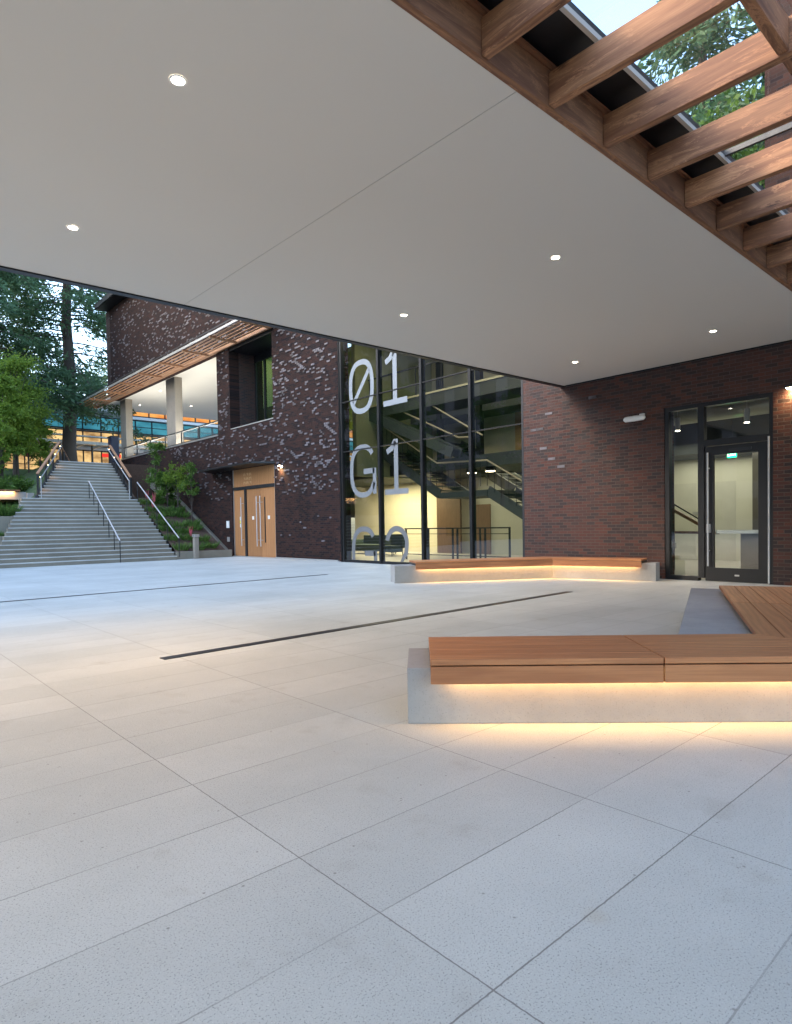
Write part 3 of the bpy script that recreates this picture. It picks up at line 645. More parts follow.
# ------------------------------------------------------------------ right vestibule
vb = thing('vestibule', (16, 6, 0), 'pale vestibule room seen through the black framed glass door', 'room')
b = MB(); b.box(W+T, 20, 2.0, 8.95, -.02, .012); b.build('floor', M['intfloor'], vb)
b = MB(); b.box(19.3, 19.5, 6.15, 8.95, 0, 3.0); b.box(19.3, 19.5, 2.0, 6.15, 0, 3.0); b.build('back_wall', paint('ivory_wall', (.66,.65,.54), .7, var=.03), vb)
b = MB(); b.box(W+T, 20, 8.9, 9.0, 0, 4.6); b.build('side_wall', paint('ivory_wall2', (.60,.59,.50), .8), vb)
b = MB(); b.box(W+T, 20, 2.0, 2.1, 0, 4.6); b.build('side_wall', M['slab'], vb)
b = MB(); b.box(W+T, 20, 2.0, 9, 4.4, 4.5); b.box(17.6, 19.5, 2.1, 8.9, 3.0, 4.4); b.build('ceiling', M['slab'], vb)
b = MB(); b.box(18.2, 18.4, 4.4, 6.1, 0.02, 3.0); b.build('brown_panel', paint('grey_brown_panel', (.11,.10,.08), .6), vb)
b = MB(); b.tube([(15.6, 2.1, 3.75), (15.6, 8.9, 3.75)], .22, 16); b.build('air_duct', paint('galvanised_duct', (.42,.42,.34), .35, .6), vb, smooth=True)
for y in (5.1, 6.6):
    b = MB(); b.lathe((14.9, y, 3.3), [(.06,0),(.06,.3)], 12); b.tube([(14.9,y,3.6),(14.9,y,4.4)], .008); b.build('cylinder_lamp', M['white'], vb)
    b = MB(); b.lathe((14.9, y, 3.295), [(.001,0),(.05,0),(.05,.004),(.001,.004)], 12); b.build('lamp_lens', M['lens'], vb)
b = MB(); b.box(19.27, 19.299, 7.6, 7.9, 1.9, 2.2); b.box(19.27, 19.299, 7.75, 8.1, 1.35, 1.45); b.build('wall_fitting', M['alu'], vb)
b = MB(); b.box(19.285, 19.302, 8.0, 8.85, .02, 2.3); b.box(19.29, 19.31, 6.9, 7.7, .02, 2.3); b.build('white_door', paint('door_leaf_white', (.58,.57,.48), .5), vb)
ex = thing('exit_sign', (15.8, 5.7, 2.75), 'small green lit exit sign hanging inside the glass door', 'exit sign')
b = MB(); b.box(15.79, 15.83, 5.62, 5.84, 2.64, 2.80); b.build('sign_case', M['white'], ex)
b = MB(); b.box(15.785, 15.789, 5.63, 5.83, 2.65, 2.79); b.build('green_face', emit('exit_green', (.0, .75, .22), 1.3), ex)
b = MB()
def let(b, x, y0, z0, s_, ch):
    S = {'E': [((0,0),(0,2)),((0,0),(1,0)),((0,1),(.8,1)),((0,2),(1,2))], 'X': [((0,0),(1,2)),((0,2),(1,0))], 'I': [((.5,0),(.5,2))], 'T': [((.5,0),(.5,2)),((0,2),(1,2))],
         'S': [((0,0),(1,0)),((1,0),(1,1)),((1,1),(0,1)),((0,1),(0,2)),((0,2),(1,2))], 'O': [((0,0),(1,0)),((1,0),(1,2)),((1,2),(0,2)),((0,2),(0,0))], 'P': [((0,0),(0,2)),((0,2),(1,2)),((1,2),(1,1)),((1,1),(0,1))]}[ch]
    for (a, b_), (c, d_) in S: b.bar((x, y0-a*s_, z0+b_*s_), (x, y0-c*s_, z0+d_*s_), s_*.25, .004, up=(1,0,0))
for i, ch in enumerate('EXIT'): let(b, 15.782, 5.815-i*.047, 2.685, .034, ch)
b.build('exit_lettering', emit('exit_letters', (.6,1,.7), 2.), ex)
b = MB(); b.tube([(15.81,5.73,2.8),(15.81,5.73,4.4)], .01); b.build('hanger', M['darkmetal'], ex)
ct = thing('reception_counter', (16, 5.2, 0), 'grey counter with pale top inside the glass door, right side', 'counter')
b = MB(); b.box(16.0, 16.6, 4.2, 5.62, .012, .88); b.build('cabinet', paint('grey_cabinet', (.22,.21,.18), .5), ct)
b = MB(); b.box(15.9, 16.7, 4.1, 5.7, .88, .92); b.build('countertop', M['white'], ct)
b = MB(); b.box(18.17, 18.199, 4.9, 5.25, 1.25, 1.7); b.box(18.17, 18.199, 5.3, 5.8, 1.65, 1.85); b.build('notice', M['white'], vb)
b = MB(); b.box(18.165, 18.199, 5.3, 5.8, 1.95, 2.45); b.build('notice_dark', paint('dark_poster', (.03,.04,.09), .5), vb)
vs = thing('vestibule_stair', (15, 7, 0), 'short stair rail with wooden handrail inside the sidelight glass', 'stair rail')
b = MB(); b.tube([(15, 6.8, 1.62), (15, 6.0, 1.12)], .018); b.tube([(15.02, 6.75, .0), (15.02, 6.75, 1.58)], .016); b.tube([(15, 6.85, .92), (15, 6.3, .9)], .02); b.build('black_rail', M['dark'], vs)
b = MB(); b.bar((15, 6.8, 1.47), (15, 5.95, .98), .05, .07); b.bar((15, 6.85, .92), (15, 5.72, .9), .05, .06); b.build('wood_rail', M['rail_wood'], vs)
b = MB(); b.tube([(15,6.1,.35),(15,5.9,.7)], .015); b.build('brace', M['dark'], vs)
b = MB()
for k in range(4): b.box(15.2, 16.6, 8.3-k*.3, 8.9, .012+k*.15, .16+k*.15)
b.build('step_block', M['stair'], vs)
for loc, sx, sy, e in (((16.8,6.0,3.3), 1, 4, 55), ((18.5,7,2.95), 1., 3, 26)):
    o, l = area(loc, (0,0,-1), sx, sy, e, (1,.95,.78), 'vestibule_light'); o.rotation_euler = (0,0,0)
# glazed door set
gd = MB()
X0, X1 = W+.02, W+.16
gd.box(X0, X1, 5.84, 5.93, 0, 3.49); gd.box(X0, X1, 3.93, 4.0, 0, 3.49); gd.box(X0, X1, 4.0, 5.84, 3.41, 3.49); gd.box(X0, X1, 5.15, 5.27, 0.06, 3.41)
gd.box(X0, X1, 4.0, 5.15, 2.63, 2.75); gd.box(X0, X1, 5.27, 5.84, 0.0, .09)
gd = gd.build('glazed_door_frame', M['dark'], bd)
gd['label'] = 'black framed glass door set'
lf = MB(); lf.box(W+.04, W+.10, 4.02, 4.19, .01, 2.62); lf.box(W+.04, W+.10, 4.98, 5.14, .01, 2.62); lf.box(W+.04, W+.10, 4.19, 4.98, .01, .27); lf.box(W+.04, W+.10, 4.19, 4.98, 2.45, 2.62); lf.build('door_leaf', M['dark'], gd)
for (y0, y1, z0, z1) in ((5.27,5.84,.09,3.41), (4.19,4.98,.27,2.45), (4.0,5.15,2.75,3.41)):
    b = MB(); b.add([(W+.07,y0,z0),(W+.07,y1,z0),(W+.07,y1,z1),(W+.07,y0,z1)], [(0,1,2,3)]); b.build('pane', M['doorglass'], gd)
b = MB(); b.tube([(W-.04, 5.06, .3), (W-.04, 5.06, 2.5)], .017); b.tube([(W-.04,5.06,.6),(W+.05,5.06,.6)], .012); b.tube([(W-.04,5.06,2.2),(W+.05,5.06,2.2)], .012); b.build('pull_handle', M['steel'], gd)
b = MB(); b.box(W-.012, W+.03, 3.99, 4.015, .02, 2.7); b.build('edge_strip', M['steel'], gd)
b = MB(); b.box(W+.11, W+.15, 4.2, 4.97, .93, 1.0); b.build('push_bar', M['alu'], gd)
b = MB(); b.box(W+.0, W+.04, 5.03, 5.1, .95, 1.12); b.build('door_lock', M['alu'], gd)
b = MB(); b.box(W+.03, W+.06, 4.3, 4.7, 2.5, 2.55); b.build('door_closer', M['darkmetal'], gd)
b = MB(); b.box(W+.033, W+.04, 4.52, 4.60, .12, .15); b.build('kick_badge', M['alu'], gd)
# wall devices
sf = thing('security_light', (W, 6.48, 3.35), 'white oval emergency light fixed to the red brick left of the glass door', 'security light')
b = MB(); b.box(W-.05, W, 6.33, 6.43, 3.36, 3.44); b.build('bracket', M['white'], sf)
b = MB(); b.lathe((0,0,0), [(.02,-.24),(.055,-.2),(.06,.0),(.055,.2),(.02,.24)], 14)
b.v = [(W-.09+x*.9, 6.52+z, 3.35+y) for x, y, z in b.v]; b.build('lamp_body', M['white'], sf, smooth=True)
for (y, z, e, lb, grp) in ((20.5, 3.5, 16, 'small warm wall lamp lighting the dark brick right of the oak doors', None), (3.62, 3.5, 8, 'small warm wall lamp lighting the red brick right of the glass door', None)):
    wl = thing('wall_lamp', (W, y, z), lb, 'wall lamp')
    b = MB(); b.box(W-.14, W, y-.09, y+.09, z, z+.05); b.build('lamp_housing', M['darkmetal'], wl, .008)
    b = MB(); b.box(W-.12, W-.02, y-.07, y+.07, z-.006, z-.001); b.build('lens', emit('wall_lamp_lens', (1,.75,.42), 25), wl)
    spot((W-.07, y, z-.02), e, 140, 1., (1,.66,.32), .03)
b = MB(); b.box(W-.02, W-.001, 24.7, 24.95, 1.2, 1.5); tag(b.build('card_reader', M['white'], None, .004), 'white card reader on the dark brick left of the oak doors', 'card reader')
b = MB(); b.box(W-.02, W-.001, 24.7, 24.92, .62, .82); tag(b.build('push_plate', M['alu'], None, .004), 'grey square push plate below the card reader by the oak doors', 'push plate')

# ------------------------------------------------------------------ benches
def off(p, q, d):  # line p->q moved d to its left
    v = (Vector(q)-Vector(p)).normalized(); n = Vector((-v.y, v.x)); return Vector(p)+n*d, Vector(q)+n*d
def isect(a, b, c, d):
    a, b, c, d = map(Vector, (a, b, c, d)); r = b-a; s_ = d-c; t_ = ((c-a).x*s_.y-(c-a).y*s_.x)/(r.x*s_.y-r.y*s_.x); return a+r*t_
def boards(b, p0, p1, n0, n1, nb, z0, z1, gap=.008):
    """nb boards between line p0-p1 (one side) and n0-n1 (other side)"""
    p0, p1, n0, n1 = map(Vector, (p0, p1, n0, n1)); wd = (n0-p0).length
    for k in range(nb):
        f0 = k/nb+(gap/wd/2 if k else 0); f1 = (k+1)/nb-(gap/wd/2 if k < nb-1 else 0)
        b.prism([tuple(p0.lerp(n0, f0)), tuple(p1.lerp(n1, f0)), tuple(p1.lerp(n1, f1)), tuple(p0.lerp(n0, f1))], z0, z1)
def led_run(p, q, z, inward, parent, e, gapz=.02):
    p = Vector(p); q = Vector(q); m_ = (p+q)/2; L = (q-p).length; ang = math.atan2((q-p).y, (q-p).x)
    b = MB(); b.bar((p.x, p.y, z), (q.x, q.y, z), .012, .008); b.build('light_strip', M['led'], parent)
    l = bpy.data.lights.new('bench_light', 'AREA'); l.shape = 'RECTANGLE'; l.size = L; l.size_y = .03; l.energy = e*L*.095; l.color = (1,.52,.18)
    o = link(bpy.data.objects.new('bench_light', l)); o.location = (m_.x, m_.y, z-.012); o.rotation_euler = (R(35), 0, ang)
# near bench
nb = thing('near_bench', (3.4, 2.2, 0), 'angled bench nearest the camera, timber seat over pale concrete with glowing underside', 'bench')
A0, A1 = (2.57, 2.77), (4.2, 1.19)                 # concrete front line of wing A
dA = (Vector(A1)-Vector(A0)).normalized(); nA = Vector((-dA.y, dA.x))    # points to the back
Wf0 = Vector((2.57, 2.57)); Wf1 = Wf0+dA*2.6       # timber front line
Wb0 = Wf0+nA*.74; Wb1 = Wf1+nA*.74
B0, B1 = Vector((4.8, 1.6)), Vector((7.86, 3.0)); dB = (B1-B0).normalized(); nB = Vector((dB.y, -dB.x))   # timber of wing B, left line; nB to the right
Br0, Br1 = B0+nB*.76, B1+nB*.76
ci = isect(Wb0, Wb1, B0, B1); co_ = isect(Wf0, Wf1, Br0, Br1)
CB0 = Vector((4.85, 2.15)); dC = (Vector((8.15, 3.45))-CB0).normalized()
cA0 = Vector(A0); cAb0 = cA0+nA*.62
ccf = isect(A0, A1, Br0-nB*.14, Br1-nB*.14)
ccb = isect(cAb0, cAb0+dA, CB0, CB0+dC)
end_l = Vector((8.15, 3.45)); end_r = (Br1-nB*.14)+dB*.25
b = MB(); b.prism([tuple(cA0), tuple(ccf), tuple(ccb), tuple(cAb0)], 0, .34); b.prism([tuple(ccf), tuple(end_r), tuple(end_l), tuple(ccb)], 0, .34)
b.build('concrete_base', M['conc'], nb, .006)
angA = math.atan2(dA.y, dA.x); angB = math.atan2(dB.y, dB.x)
M['teakA'] = wood('seat_timber_a', (.54,.24,.10), (.31,.12,.048), angA, knots=False, rough=.5); M['teakB'] = wood('seat_timber_b', (.54,.24,.10), (.31,.12,.048), angB, knots=False)
js = Vector((3.58, 1.70))
tj = (js-Wf0).dot(dA)
def seatmod(f0, f1, b0, b1, mat, name='seat_module', nbd=5, fasc=True, back=False, nm=nb):
    b = MB(); boards(b, f0, f1, b0, b1, nbd, .385, .42, .005)
    b.build(name, mat, nm, .003)
    f0, f1, b0, b1 = map(Vector, (f0, f1, b0, b1)); d_ = (f1-f0).normalized(); n_ = Vector((-d_.y, d_.x))
    if (b0-f0).dot(n_) < 0: n_ = -n_
    b = MB(); b.prism([tuple(f0+n_*.002), tuple(f1+n_*.002), tuple(f1+n_*.04), tuple(f0+n_*.04)], .275, .377); b.build('fascia_board', mat, nm, .003)
    b = MB(); b.prism([tuple(f0+n_*.045), tuple(f1+n_*.045), tuple(b1-n_*.04), tuple(b0-n_*.04)], .342, .384); b.build('seat_support', M['dark'], nm)
seatmod(Wf0, Wf0+dA*(tj-.004), Wb0, Wb0+dA*(tj-.004), M['teakA'])
seatmod(Wf0+dA*(tj+.004), co_, Wb0+dA*(tj+.004), ci, M['teakA'])
b = MB(); b.prism([tuple(Wf0+nA*.05+dA*.002), tuple(Wf0+dA*.035+nA*.05), tuple(Wb0+dA*.035), tuple(Wb0+dA*.002)], .275, .34) if False else None
def seatB(j):
    a0, a1 = ci.lerp(B1, 0), B1; c0, c1 = co_, Br1
    m1 = .52
    L_ = a0.lerp(a1, m1); R_ = L_+nB*.76
    seatmod(c0, R_-dB*.004, a0, L_-dB*.004, M['teakB']); seatmod(R_+dB*.004, c1, L_+dB*.004, a1, M['teakB'])
seatB(0)
led_run(Wf0+nA*.11+dA*.12, co_+nA*.11-dA*.1, .338, nA, nb, 13)
led_run(co_-nB*.11+dB*.1, Br1-nB*.11, .338, -nB, nb, 13)
# far bench
fb = thing('far_bench', (11, 8, 0), 'far angled bench before the glass wall, timber seat and warm light strip on concrete', 'bench')
F0, F1, F2 = Vector((8.67, 9.67)), Vector((11.62, 7.86)), Vector((12.16, 5.83))
d1 = (F1-F0).normalized(); n1 = Vector((-d1.y, d1.x)); d2 = (F2-F1).normalized(); n2 = Vector((-d2.y, d2.x))
bk1 = isect(F0+n1*.5, F1+n1*.5, F1+n2*.38, F2+n2*.38)
b = MB(); b.prism([tuple(F0), tuple(F1), tuple(bk1), tuple(F0+n1*.5)], 0, .36); b.prism([tuple(F1), tuple(F2), tuple(F2+n2*.38), tuple(bk1)], 0, .36)
b.build('concrete_base', M['conc'], fb, .006)
M['teakC'] = wood('seat_timber_c', (.54,.24,.10), (.31,.12,.048), math.atan2(d1.y, d1.x), knots=False); M['teakD'] = wood('seat_timber_d', (.54,.24,.10), (.31,.12,.048), math.atan2(d2.y, d2.x), knots=False)
g0 = F0-n1*.13+d1*.42; gc = isect(F0-n1*.13, F1-n1*.13, F1-n2*.13, F2-n2*.13); g2 = F2-n2*.13-d2*.25
gb0 = g0+n1*.68; gbc = isect(F0+n1*.55, F1+n1*.55, F1+n2*.42, F2+n2*.42); gb2 = g2+n2*.55
def sm2(f0, f1, b0, b1, mat, nm):
    b = MB(); boards(b, f0, f1, b0, b1, 5, .405, .44, .006); b.build('seat_module', mat, nm, .003)
    d_ = (f1-f0).normalized(); n_ = Vector((-d_.y, d_.x))
    b = MB(); b.prism([tuple(f0+n_*.002), tuple(f1+n_*.002), tuple(f1+n_*.04), tuple(f0+n_*.04)], .28, .397); b.build('fascia_board', mat, nm)
    b = MB(); b.prism([tuple(f0+n_*.05), tuple(f1+n_*.05), tuple(b1), tuple(b0)], .362, .404); b.build('seat_support', M['dark'], nm)
sm2(g0, gc, gb0, gbc, M['teakC'], fb); sm2(gc, g2, gbc, gb2, M['teakD'], fb)
led_run(g0+n1*.10+d1*.1, gc+n1*.10, .358, n1, fb, 17); led_run(gc+n2*.10, g2+n2*.10-d2*.1, .358, n2, fb, 17)
# upper bench at left beyond the stair
ub = thing('upper_bench', (4.9, 30.3, 2.5), 'lit concrete bench with timber top on the planted terrace left of the stairs', 'bench')
b = MB(); b.box(1.5, 6.35, 30.35, 30.9, 2.5, 2.86); b.box(6.35, 6.6, 30.1, 30.9, 2.5, 2.82); b.build('concrete_base', M['conc'], ub, .01)
b = MB(); b.box(1.5, 6.1, 30.2, 30.9, 2.88, 2.95); b.build('seat_module', M['ledger'], ub)
led_run((1.6, 30.27), (5.9, 30.27), 2.86, None, ub, 22)
# ------------------------------------------------------------------ drains
for (p, q, wd, lb) in (((2.27,5.77),(9.5,6.08),.10,'long black slot drain running across the paving toward the far bench'), ((-6,12.15),(9.25,12.84),.07,'thin dark slot drain across the far paving, nearer the stairs')):
    a, c = Vector(p), Vector(q); d_ = (c-a).normalized(); n_ = Vector((-d_.y, d_.x))*wd/2
    tdr = thing('trench_drain', ((a+c).x/2, (a+c).y/2, 0), lb, 'drain')
    b = MB(); b.prism([tuple(a-n_), tuple(c-n_), tuple(c+n_), tuple(a+n_)], .001, .005); b.build('grate', M['dark'], tdr)
    b = MB()
    for s_ in (-1, 1): b.bar((a.x+n_.x*s_, a.y+n_.y*s_, .004), (c.x+n_.x*s_, c.y+n_.y*s_, .004), .008, .006)
    b.build('edge_frame', M['darkmetal'], tdr)
# ------------------------------------------------------------------ stairs
st = thing('outdoor_staircase', (8, 24, 0), 'wide grey concrete stairs climbing from the plaza to the upper level beside the brick wall', 'staircase')
NL, RISE = 17, .1495; TR = 4.9/17
for k in range(NL):
    y = 24.02+k*TR; z = (k+1)*RISE
    xl = 5.95-(28.9-y)*.41; xr = 10.15+(y-24)*.045
    if k < 4: xl = 1.
    b = MB(); b.box(xl, xr, y, y+TR+.02 if k < NL-1 else y+.6, z-RISE-.02 if k else -.05, z); b.box(xl, xr, y-.012, y+.055, z-.032, z+.004, 1); b.build('step', [M['stair'], M['nose']], st)
NU = 13; ru = (4.5-NL*RISE)/NU; tu = 3.9/NU; z0 = NL*RISE
for k in range(NU):
    y = 29.15+k*tu; z = z0+(k+1)*ru; f = k/NU
    xl = 6.54+f*1.8; xr = 10.3+f*.36
    b = MB(); b.box(xl, xr, y, y+tu+.02 if k < NU-1 else y+.4, z-ru-.02, z); b.box(xl, xr, y-.012, y+.055, z-.032, z+.004, 1); b.build('step', [M['stair'], M['nose']], st)
b = MB(); b.bar((6.47,29.15,2.45), (8.3,33.0,4.42), .12, .34); b.build('stringer', M['darkmetal'], st)
b = MB(); b.bar((10.40,29.15,2.45), (10.76,33.0,4.42), .12, .34); b.build('stringer', M['darkmetal'], st)
b = MB(); b.box(10.47, W-.01, 29.5, 33.1, 0, 2.66); b.box(10.85, W-.01, 32.6, 33.1, 2.66, 4.49); b.build('terrace_block', M['soil'], st)
# handrails
def handrail(name, pts, posts, label, zf, mat='steel'):
    t_ = thing(name, (pts[0][0], pts[0][1], 0), label, 'handrail')
    b = MB(); b.tube(pts, .024); b.build('top_rail', M['steel'], t_)
    for f in posts:
        a, c = Vector(pts[0]), Vector(pts[-1]); p = a.lerp(c, f); b = MB(); b.tube([(p.x, p.y, zf(p.y)), tuple(p)], .016); b.build('post', M[mat], t_)
    return t_
zs = lambda y: max(0, min(NL, math.floor((y-24.02)/TR)+1))*RISE
handrail('stair_handrail', [(7.99,23.95,.80),(8.43,28.9,3.3)], [.0,.17,.33,.5,.67,.83,1.], 'steel handrail on thin posts rising up the middle of the lower stairs', lambda y: max(0, zs(y)-.02), 'darkmetal')
handrail('stair_handrail', [(10.28,24.1,.84),(10.50,29.0,3.33)], [0,.25,.5,.75,1.], 'steel handrail at the right edge of the lower stairs beside the planting', lambda y: 0.1 if y < 24.3 else (y-24.3)*.5+.0, 'darkmetal')
zu = lambda y: z0+(y-29.15)*(4.5-z0)/3.9
def guard(p, q, label, side):
    t_ = thing('stair_guardrail', (p[0], p[1], z0), label, 'guardrail')
    a = Vector((p[0], p[1], zu(p[1]))); c = Vector((q[0], q[1], zu(q[1])))
    b = MB(); b.bar(a+Vector((0,0,1.0)), c+Vector((0,0,.95)), .11, .045); b.build('wood_cap_rail', M['rail_wood'], t_, .006)
    b = MB(); b.tube([a+Vector((side*.1,-.1,.82)), c+Vector((side*.1,0,.78))], .022); b.tube([a+Vector((side*.1,-.1,.82)), a+Vector((side*.1,-.1,.0))], .018); b.build('handrail', M['steel'], t_)
    for f in (0, .33, .66, 1.):
        p_ = a.lerp(c, f); b = MB(); b.box(p_.x-.03, p_.x+.03, p_.y-.06, p_.y+.06, p_.z-.15, p_.z+.98-.04*f); b.build('post', M['darkmetal'], t_)
    b = MB(); n_ = 34
    for k in range(n_):
        p_ = a.lerp(c, (k+.5)/n_); b.bar(p_+Vector((0,0,.08)), p_+Vector((0,0,.95)), .008, .008, up=(1,0,0))
    b.bar(a+Vector((0,0,.08)), c+Vector((0,0,.08)), .02, .03); b.build('mesh_infill', M['darkmetal'], t_)
    for f in (.05, .38, .71, .97):
        p_ = a.lerp(c, f)+Vector((side*.05, 0, .8)); b = MB(); b.lathe(p_-Vector((0,0,.02)), [(.002,0),(.02,0),(.02,.02),(.002,.02)], 10); b.build('rail_light', M['raillight'], t_)
        if side > 0: spot(p_+Vector((.03,0,-.03)), 3.5, 130, 1., (1,.6,.28), .02)
    return t_
M['raillight'] = emit('rail_light', (1,.62,.28), 2.5)
guard((6.54,29.2), (8.37,33.0), 'guardrail with timber cap and small lights on the left of the upper stairs', 1)
guard((10.28,29.2), (10.64,33.0), 'guardrail with timber cap and dark mesh on the right of the upper stairs', -1)
t_ = thing('landing_rail', (9, 34, 4.5), 'pale sloping handrail descending behind the top of the left guardrail', 'handrail')
b = MB(); b.tube([(8.4,33.1,5.38),(9.5,35.3,4.55)], .03); b.build('top_rail', M['rail_wood'], t_)
b = MB()
for f in (.1,.35,.6,.85): b.tube([(8.4+1.1*f,33.1+2.2*f,4.3),(8.4+1.1*f,33.1+2.2*f,5.36-.8*f)], .018)
b.build('post_set', M['darkmetal'], t_)
bl = thing('bollard', (10.95,24.15,0), 'short square stone bollard standing before the planter at the foot of the stairs', 'bollard')
b = MB(); b.box(10.88,11.06,24.02,24.2,0,.86); b.build('shaft', M['conccol'], bl, .01)
b = MB(); b.box(10.86,11.08,24.0,24.22,.86,.97); b.build('cap', M['alu'], bl, .01)
# planter right of the stairs
pr_ = thing('sloping_planter', (11.5, 26, 0), 'sloping concrete planter between the stairs and the dark brick wall', 'planter')
b = MB(); b.box(10.22, 12.6, 24.22, 24.36, 0, .30); b.build('front_curb', M['stair'], pr_, .01)
b = MB(); b.add([(10.3,24.36,.22),(12.45,24.36,.22),(12.45,29.5,2.65),(10.6,29.5,2.65),(10.3,24.36,0),(12.45,24.36,0)], [(0,1,2,3)])
b.build('soil_bed', M['soil'], pr_)
b = MB(); b.add([(12.45,24.3,.18),(W-.002,24.9,.32),(W-.002,33,4.3),(12.45,33,4.3),(12.45,24.3,-.1),(12.45,33,3.5)], [(0,1,2,3),(0,3,5,4)]); b.build('sloping_coping', M['stair'], pr_)
# left terraced planters
for (x0, x1, y0, y1, z, lb) in ((-2,5.5,27.3,29.4,1.78,'upper concrete planter full of grass left of the stairs'), (-2,5.0,26.2,27.3,1.04,'middle concrete planter with low grass left of the stairs'), (-2,4.6,25.1,26.2,.52,'lowest concrete planter left of the stairs')):
    p_ = thing('terraced_planter', (x1-1, y0, 0), lb, 'planter', None)
    b = MB(); b.box(x0, x1, y0, y0+.16, 0, z); b.box(x1-.16, x1, y0+.16, y1-.002, 0, z); b.build('concrete_curb', M['stair'], p_, .01)
    b = MB(); b.box(x0, x1-.16, y0+.16, y1-.002, 0, z-.07); b.build('soil_bed', M['soil'], p_)

# ------------------------------------------------------------------ vegetation
def quads_obj(name, V, mat, parent=None):
    """V: (n,4,3) array of quads"""
    n = V.shape[0]; o0 = ORI.get(parent.name, Vector((0,0,0))) if parent else Vector((0,0,0))
    V = V-np.array(o0)[None,None,:]
    me = bpy.data.meshes.new(name); me.vertices.add(n*4); me.vertices.foreach_set('co', V.reshape(-1).astype(np.float32))
    me.loops.add(n*4); me.loops.foreach_set('vertex_index', np.arange(n*4, dtype=np.int32))
    me.polygons.add(n); me.polygons.foreach_set('loop_start', np.arange(0, n*4, 4, dtype=np.int32)); me.polygons.foreach_set('loop_total', np.full(n, 4, dtype=np.int32))
    me.materials.append(mat); me.update(calc_edges=True)
    o = link(bpy.data.objects.new(name, me))
    if parent: o.parent = parent; ORI[o.name] = o0
    return o
def rhombs(P, D, L, Wd, rs):
    """leaf rhombs at P pointing along D"""
    n = len(P); D = D/np.linalg.norm(D, axis=1, keepdims=True); A = rs.normal(size=(n,3)); S = np.cross(D, A); S /= np.linalg.norm(S, axis=1, keepdims=True)+1e-9
    L = np.broadcast_to(L, (n,))[:,None]; Wd = np.broadcast_to(Wd, (n,))[:,None]
    return np.stack([P, P+D*L*.45+S*Wd/2, P+D*L, P+D*L*.45-S*Wd/2], 1)
def conifer(x, y, z0, h, r, tr_, label, seed, base=.18, nb_=26, spr=26, dens_=.6, sz=.42):
    rs = np.random.RandomState(seed); t_ = thing('conifer_tree', (x, y, z0), label, 'tree', 'tall conifers around the plaza')
    b = MB(); n = 10; b.tube([(x+rs.normal()*.08*(i > 0), y+rs.normal()*.08*(i > 0), z0-.5+h*i/n) for i in range(n+1)], [tr_*(1-.93*i/n)*(1.25 if i == 0 else 1) for i in range(n+1)], 12); b.build('trunk', M['bark'], t_, smooth=True)
    br = MB(); P = []; D = []
    for k in range(int(nb_*4)):
        f = base+(1-base)*(k+rs.rand())/(nb_*4); zz = z0+h*f; L = r*(1-f)**.75*(.65+.5*rs.rand())+.3
        a = rs.rand()*2*math.pi; dx, dy = math.cos(a), math.sin(a); droop = -.28-.2*rs.rand()
        pts = []
        for j in range(6):
            q = j/5; pts.append((x+dx*L*q, y+dy*L*q, zz+L*(.10*q+droop*q*q)))
        br.tube(pts, [max(.012, tr_*.14*(1-f)*(1-q/5.5)+.01) for q in range(6)], 4, cap=False)
        ns = int(spr*L*dens_)
        q = rs.rand(ns)**.7*.95+.05; base_p = np.stack([x+dx*L*q, y+dy*L*q, zz+L*(.10*q+droop*q*q)], 1)
        side = (rs.rand(ns)*2-1)*(.12+.30*L*(1-q)*.9+.15); perp = np.array([-dy, dx, 0])
        pp = base_p+perp*side[:,None]; pp[:,2] -= np.abs(side)*.35+rs.rand(ns)*.15
        dd = np.stack([dx*.7+perp[0]*np.sign(side)*.8, dy*.7+perp[1]*np.sign(side)*.8, np.full(ns, -.55)], 1)+rs.normal(size=(ns,3))*.35
        P.append(pp); D.append(dd)
    br.build('branches', M['bark'], t_)
    P = np.concatenate(P); D = np.concatenate(D); V = []
    for j in range(3):
        Pj = P+rs.normal(size=P.shape)*.16; Dj = D+rs.normal(size=D.shape)*.5
        V.append(rhombs(Pj, Dj, sz*(.6+.6*rs.rand(len(P))), sz*.26*(.7+.6*rs.rand(len(P))), rs))
    quads_obj('needles', np.concatenate(V), M['fir'], t_)
    return t_
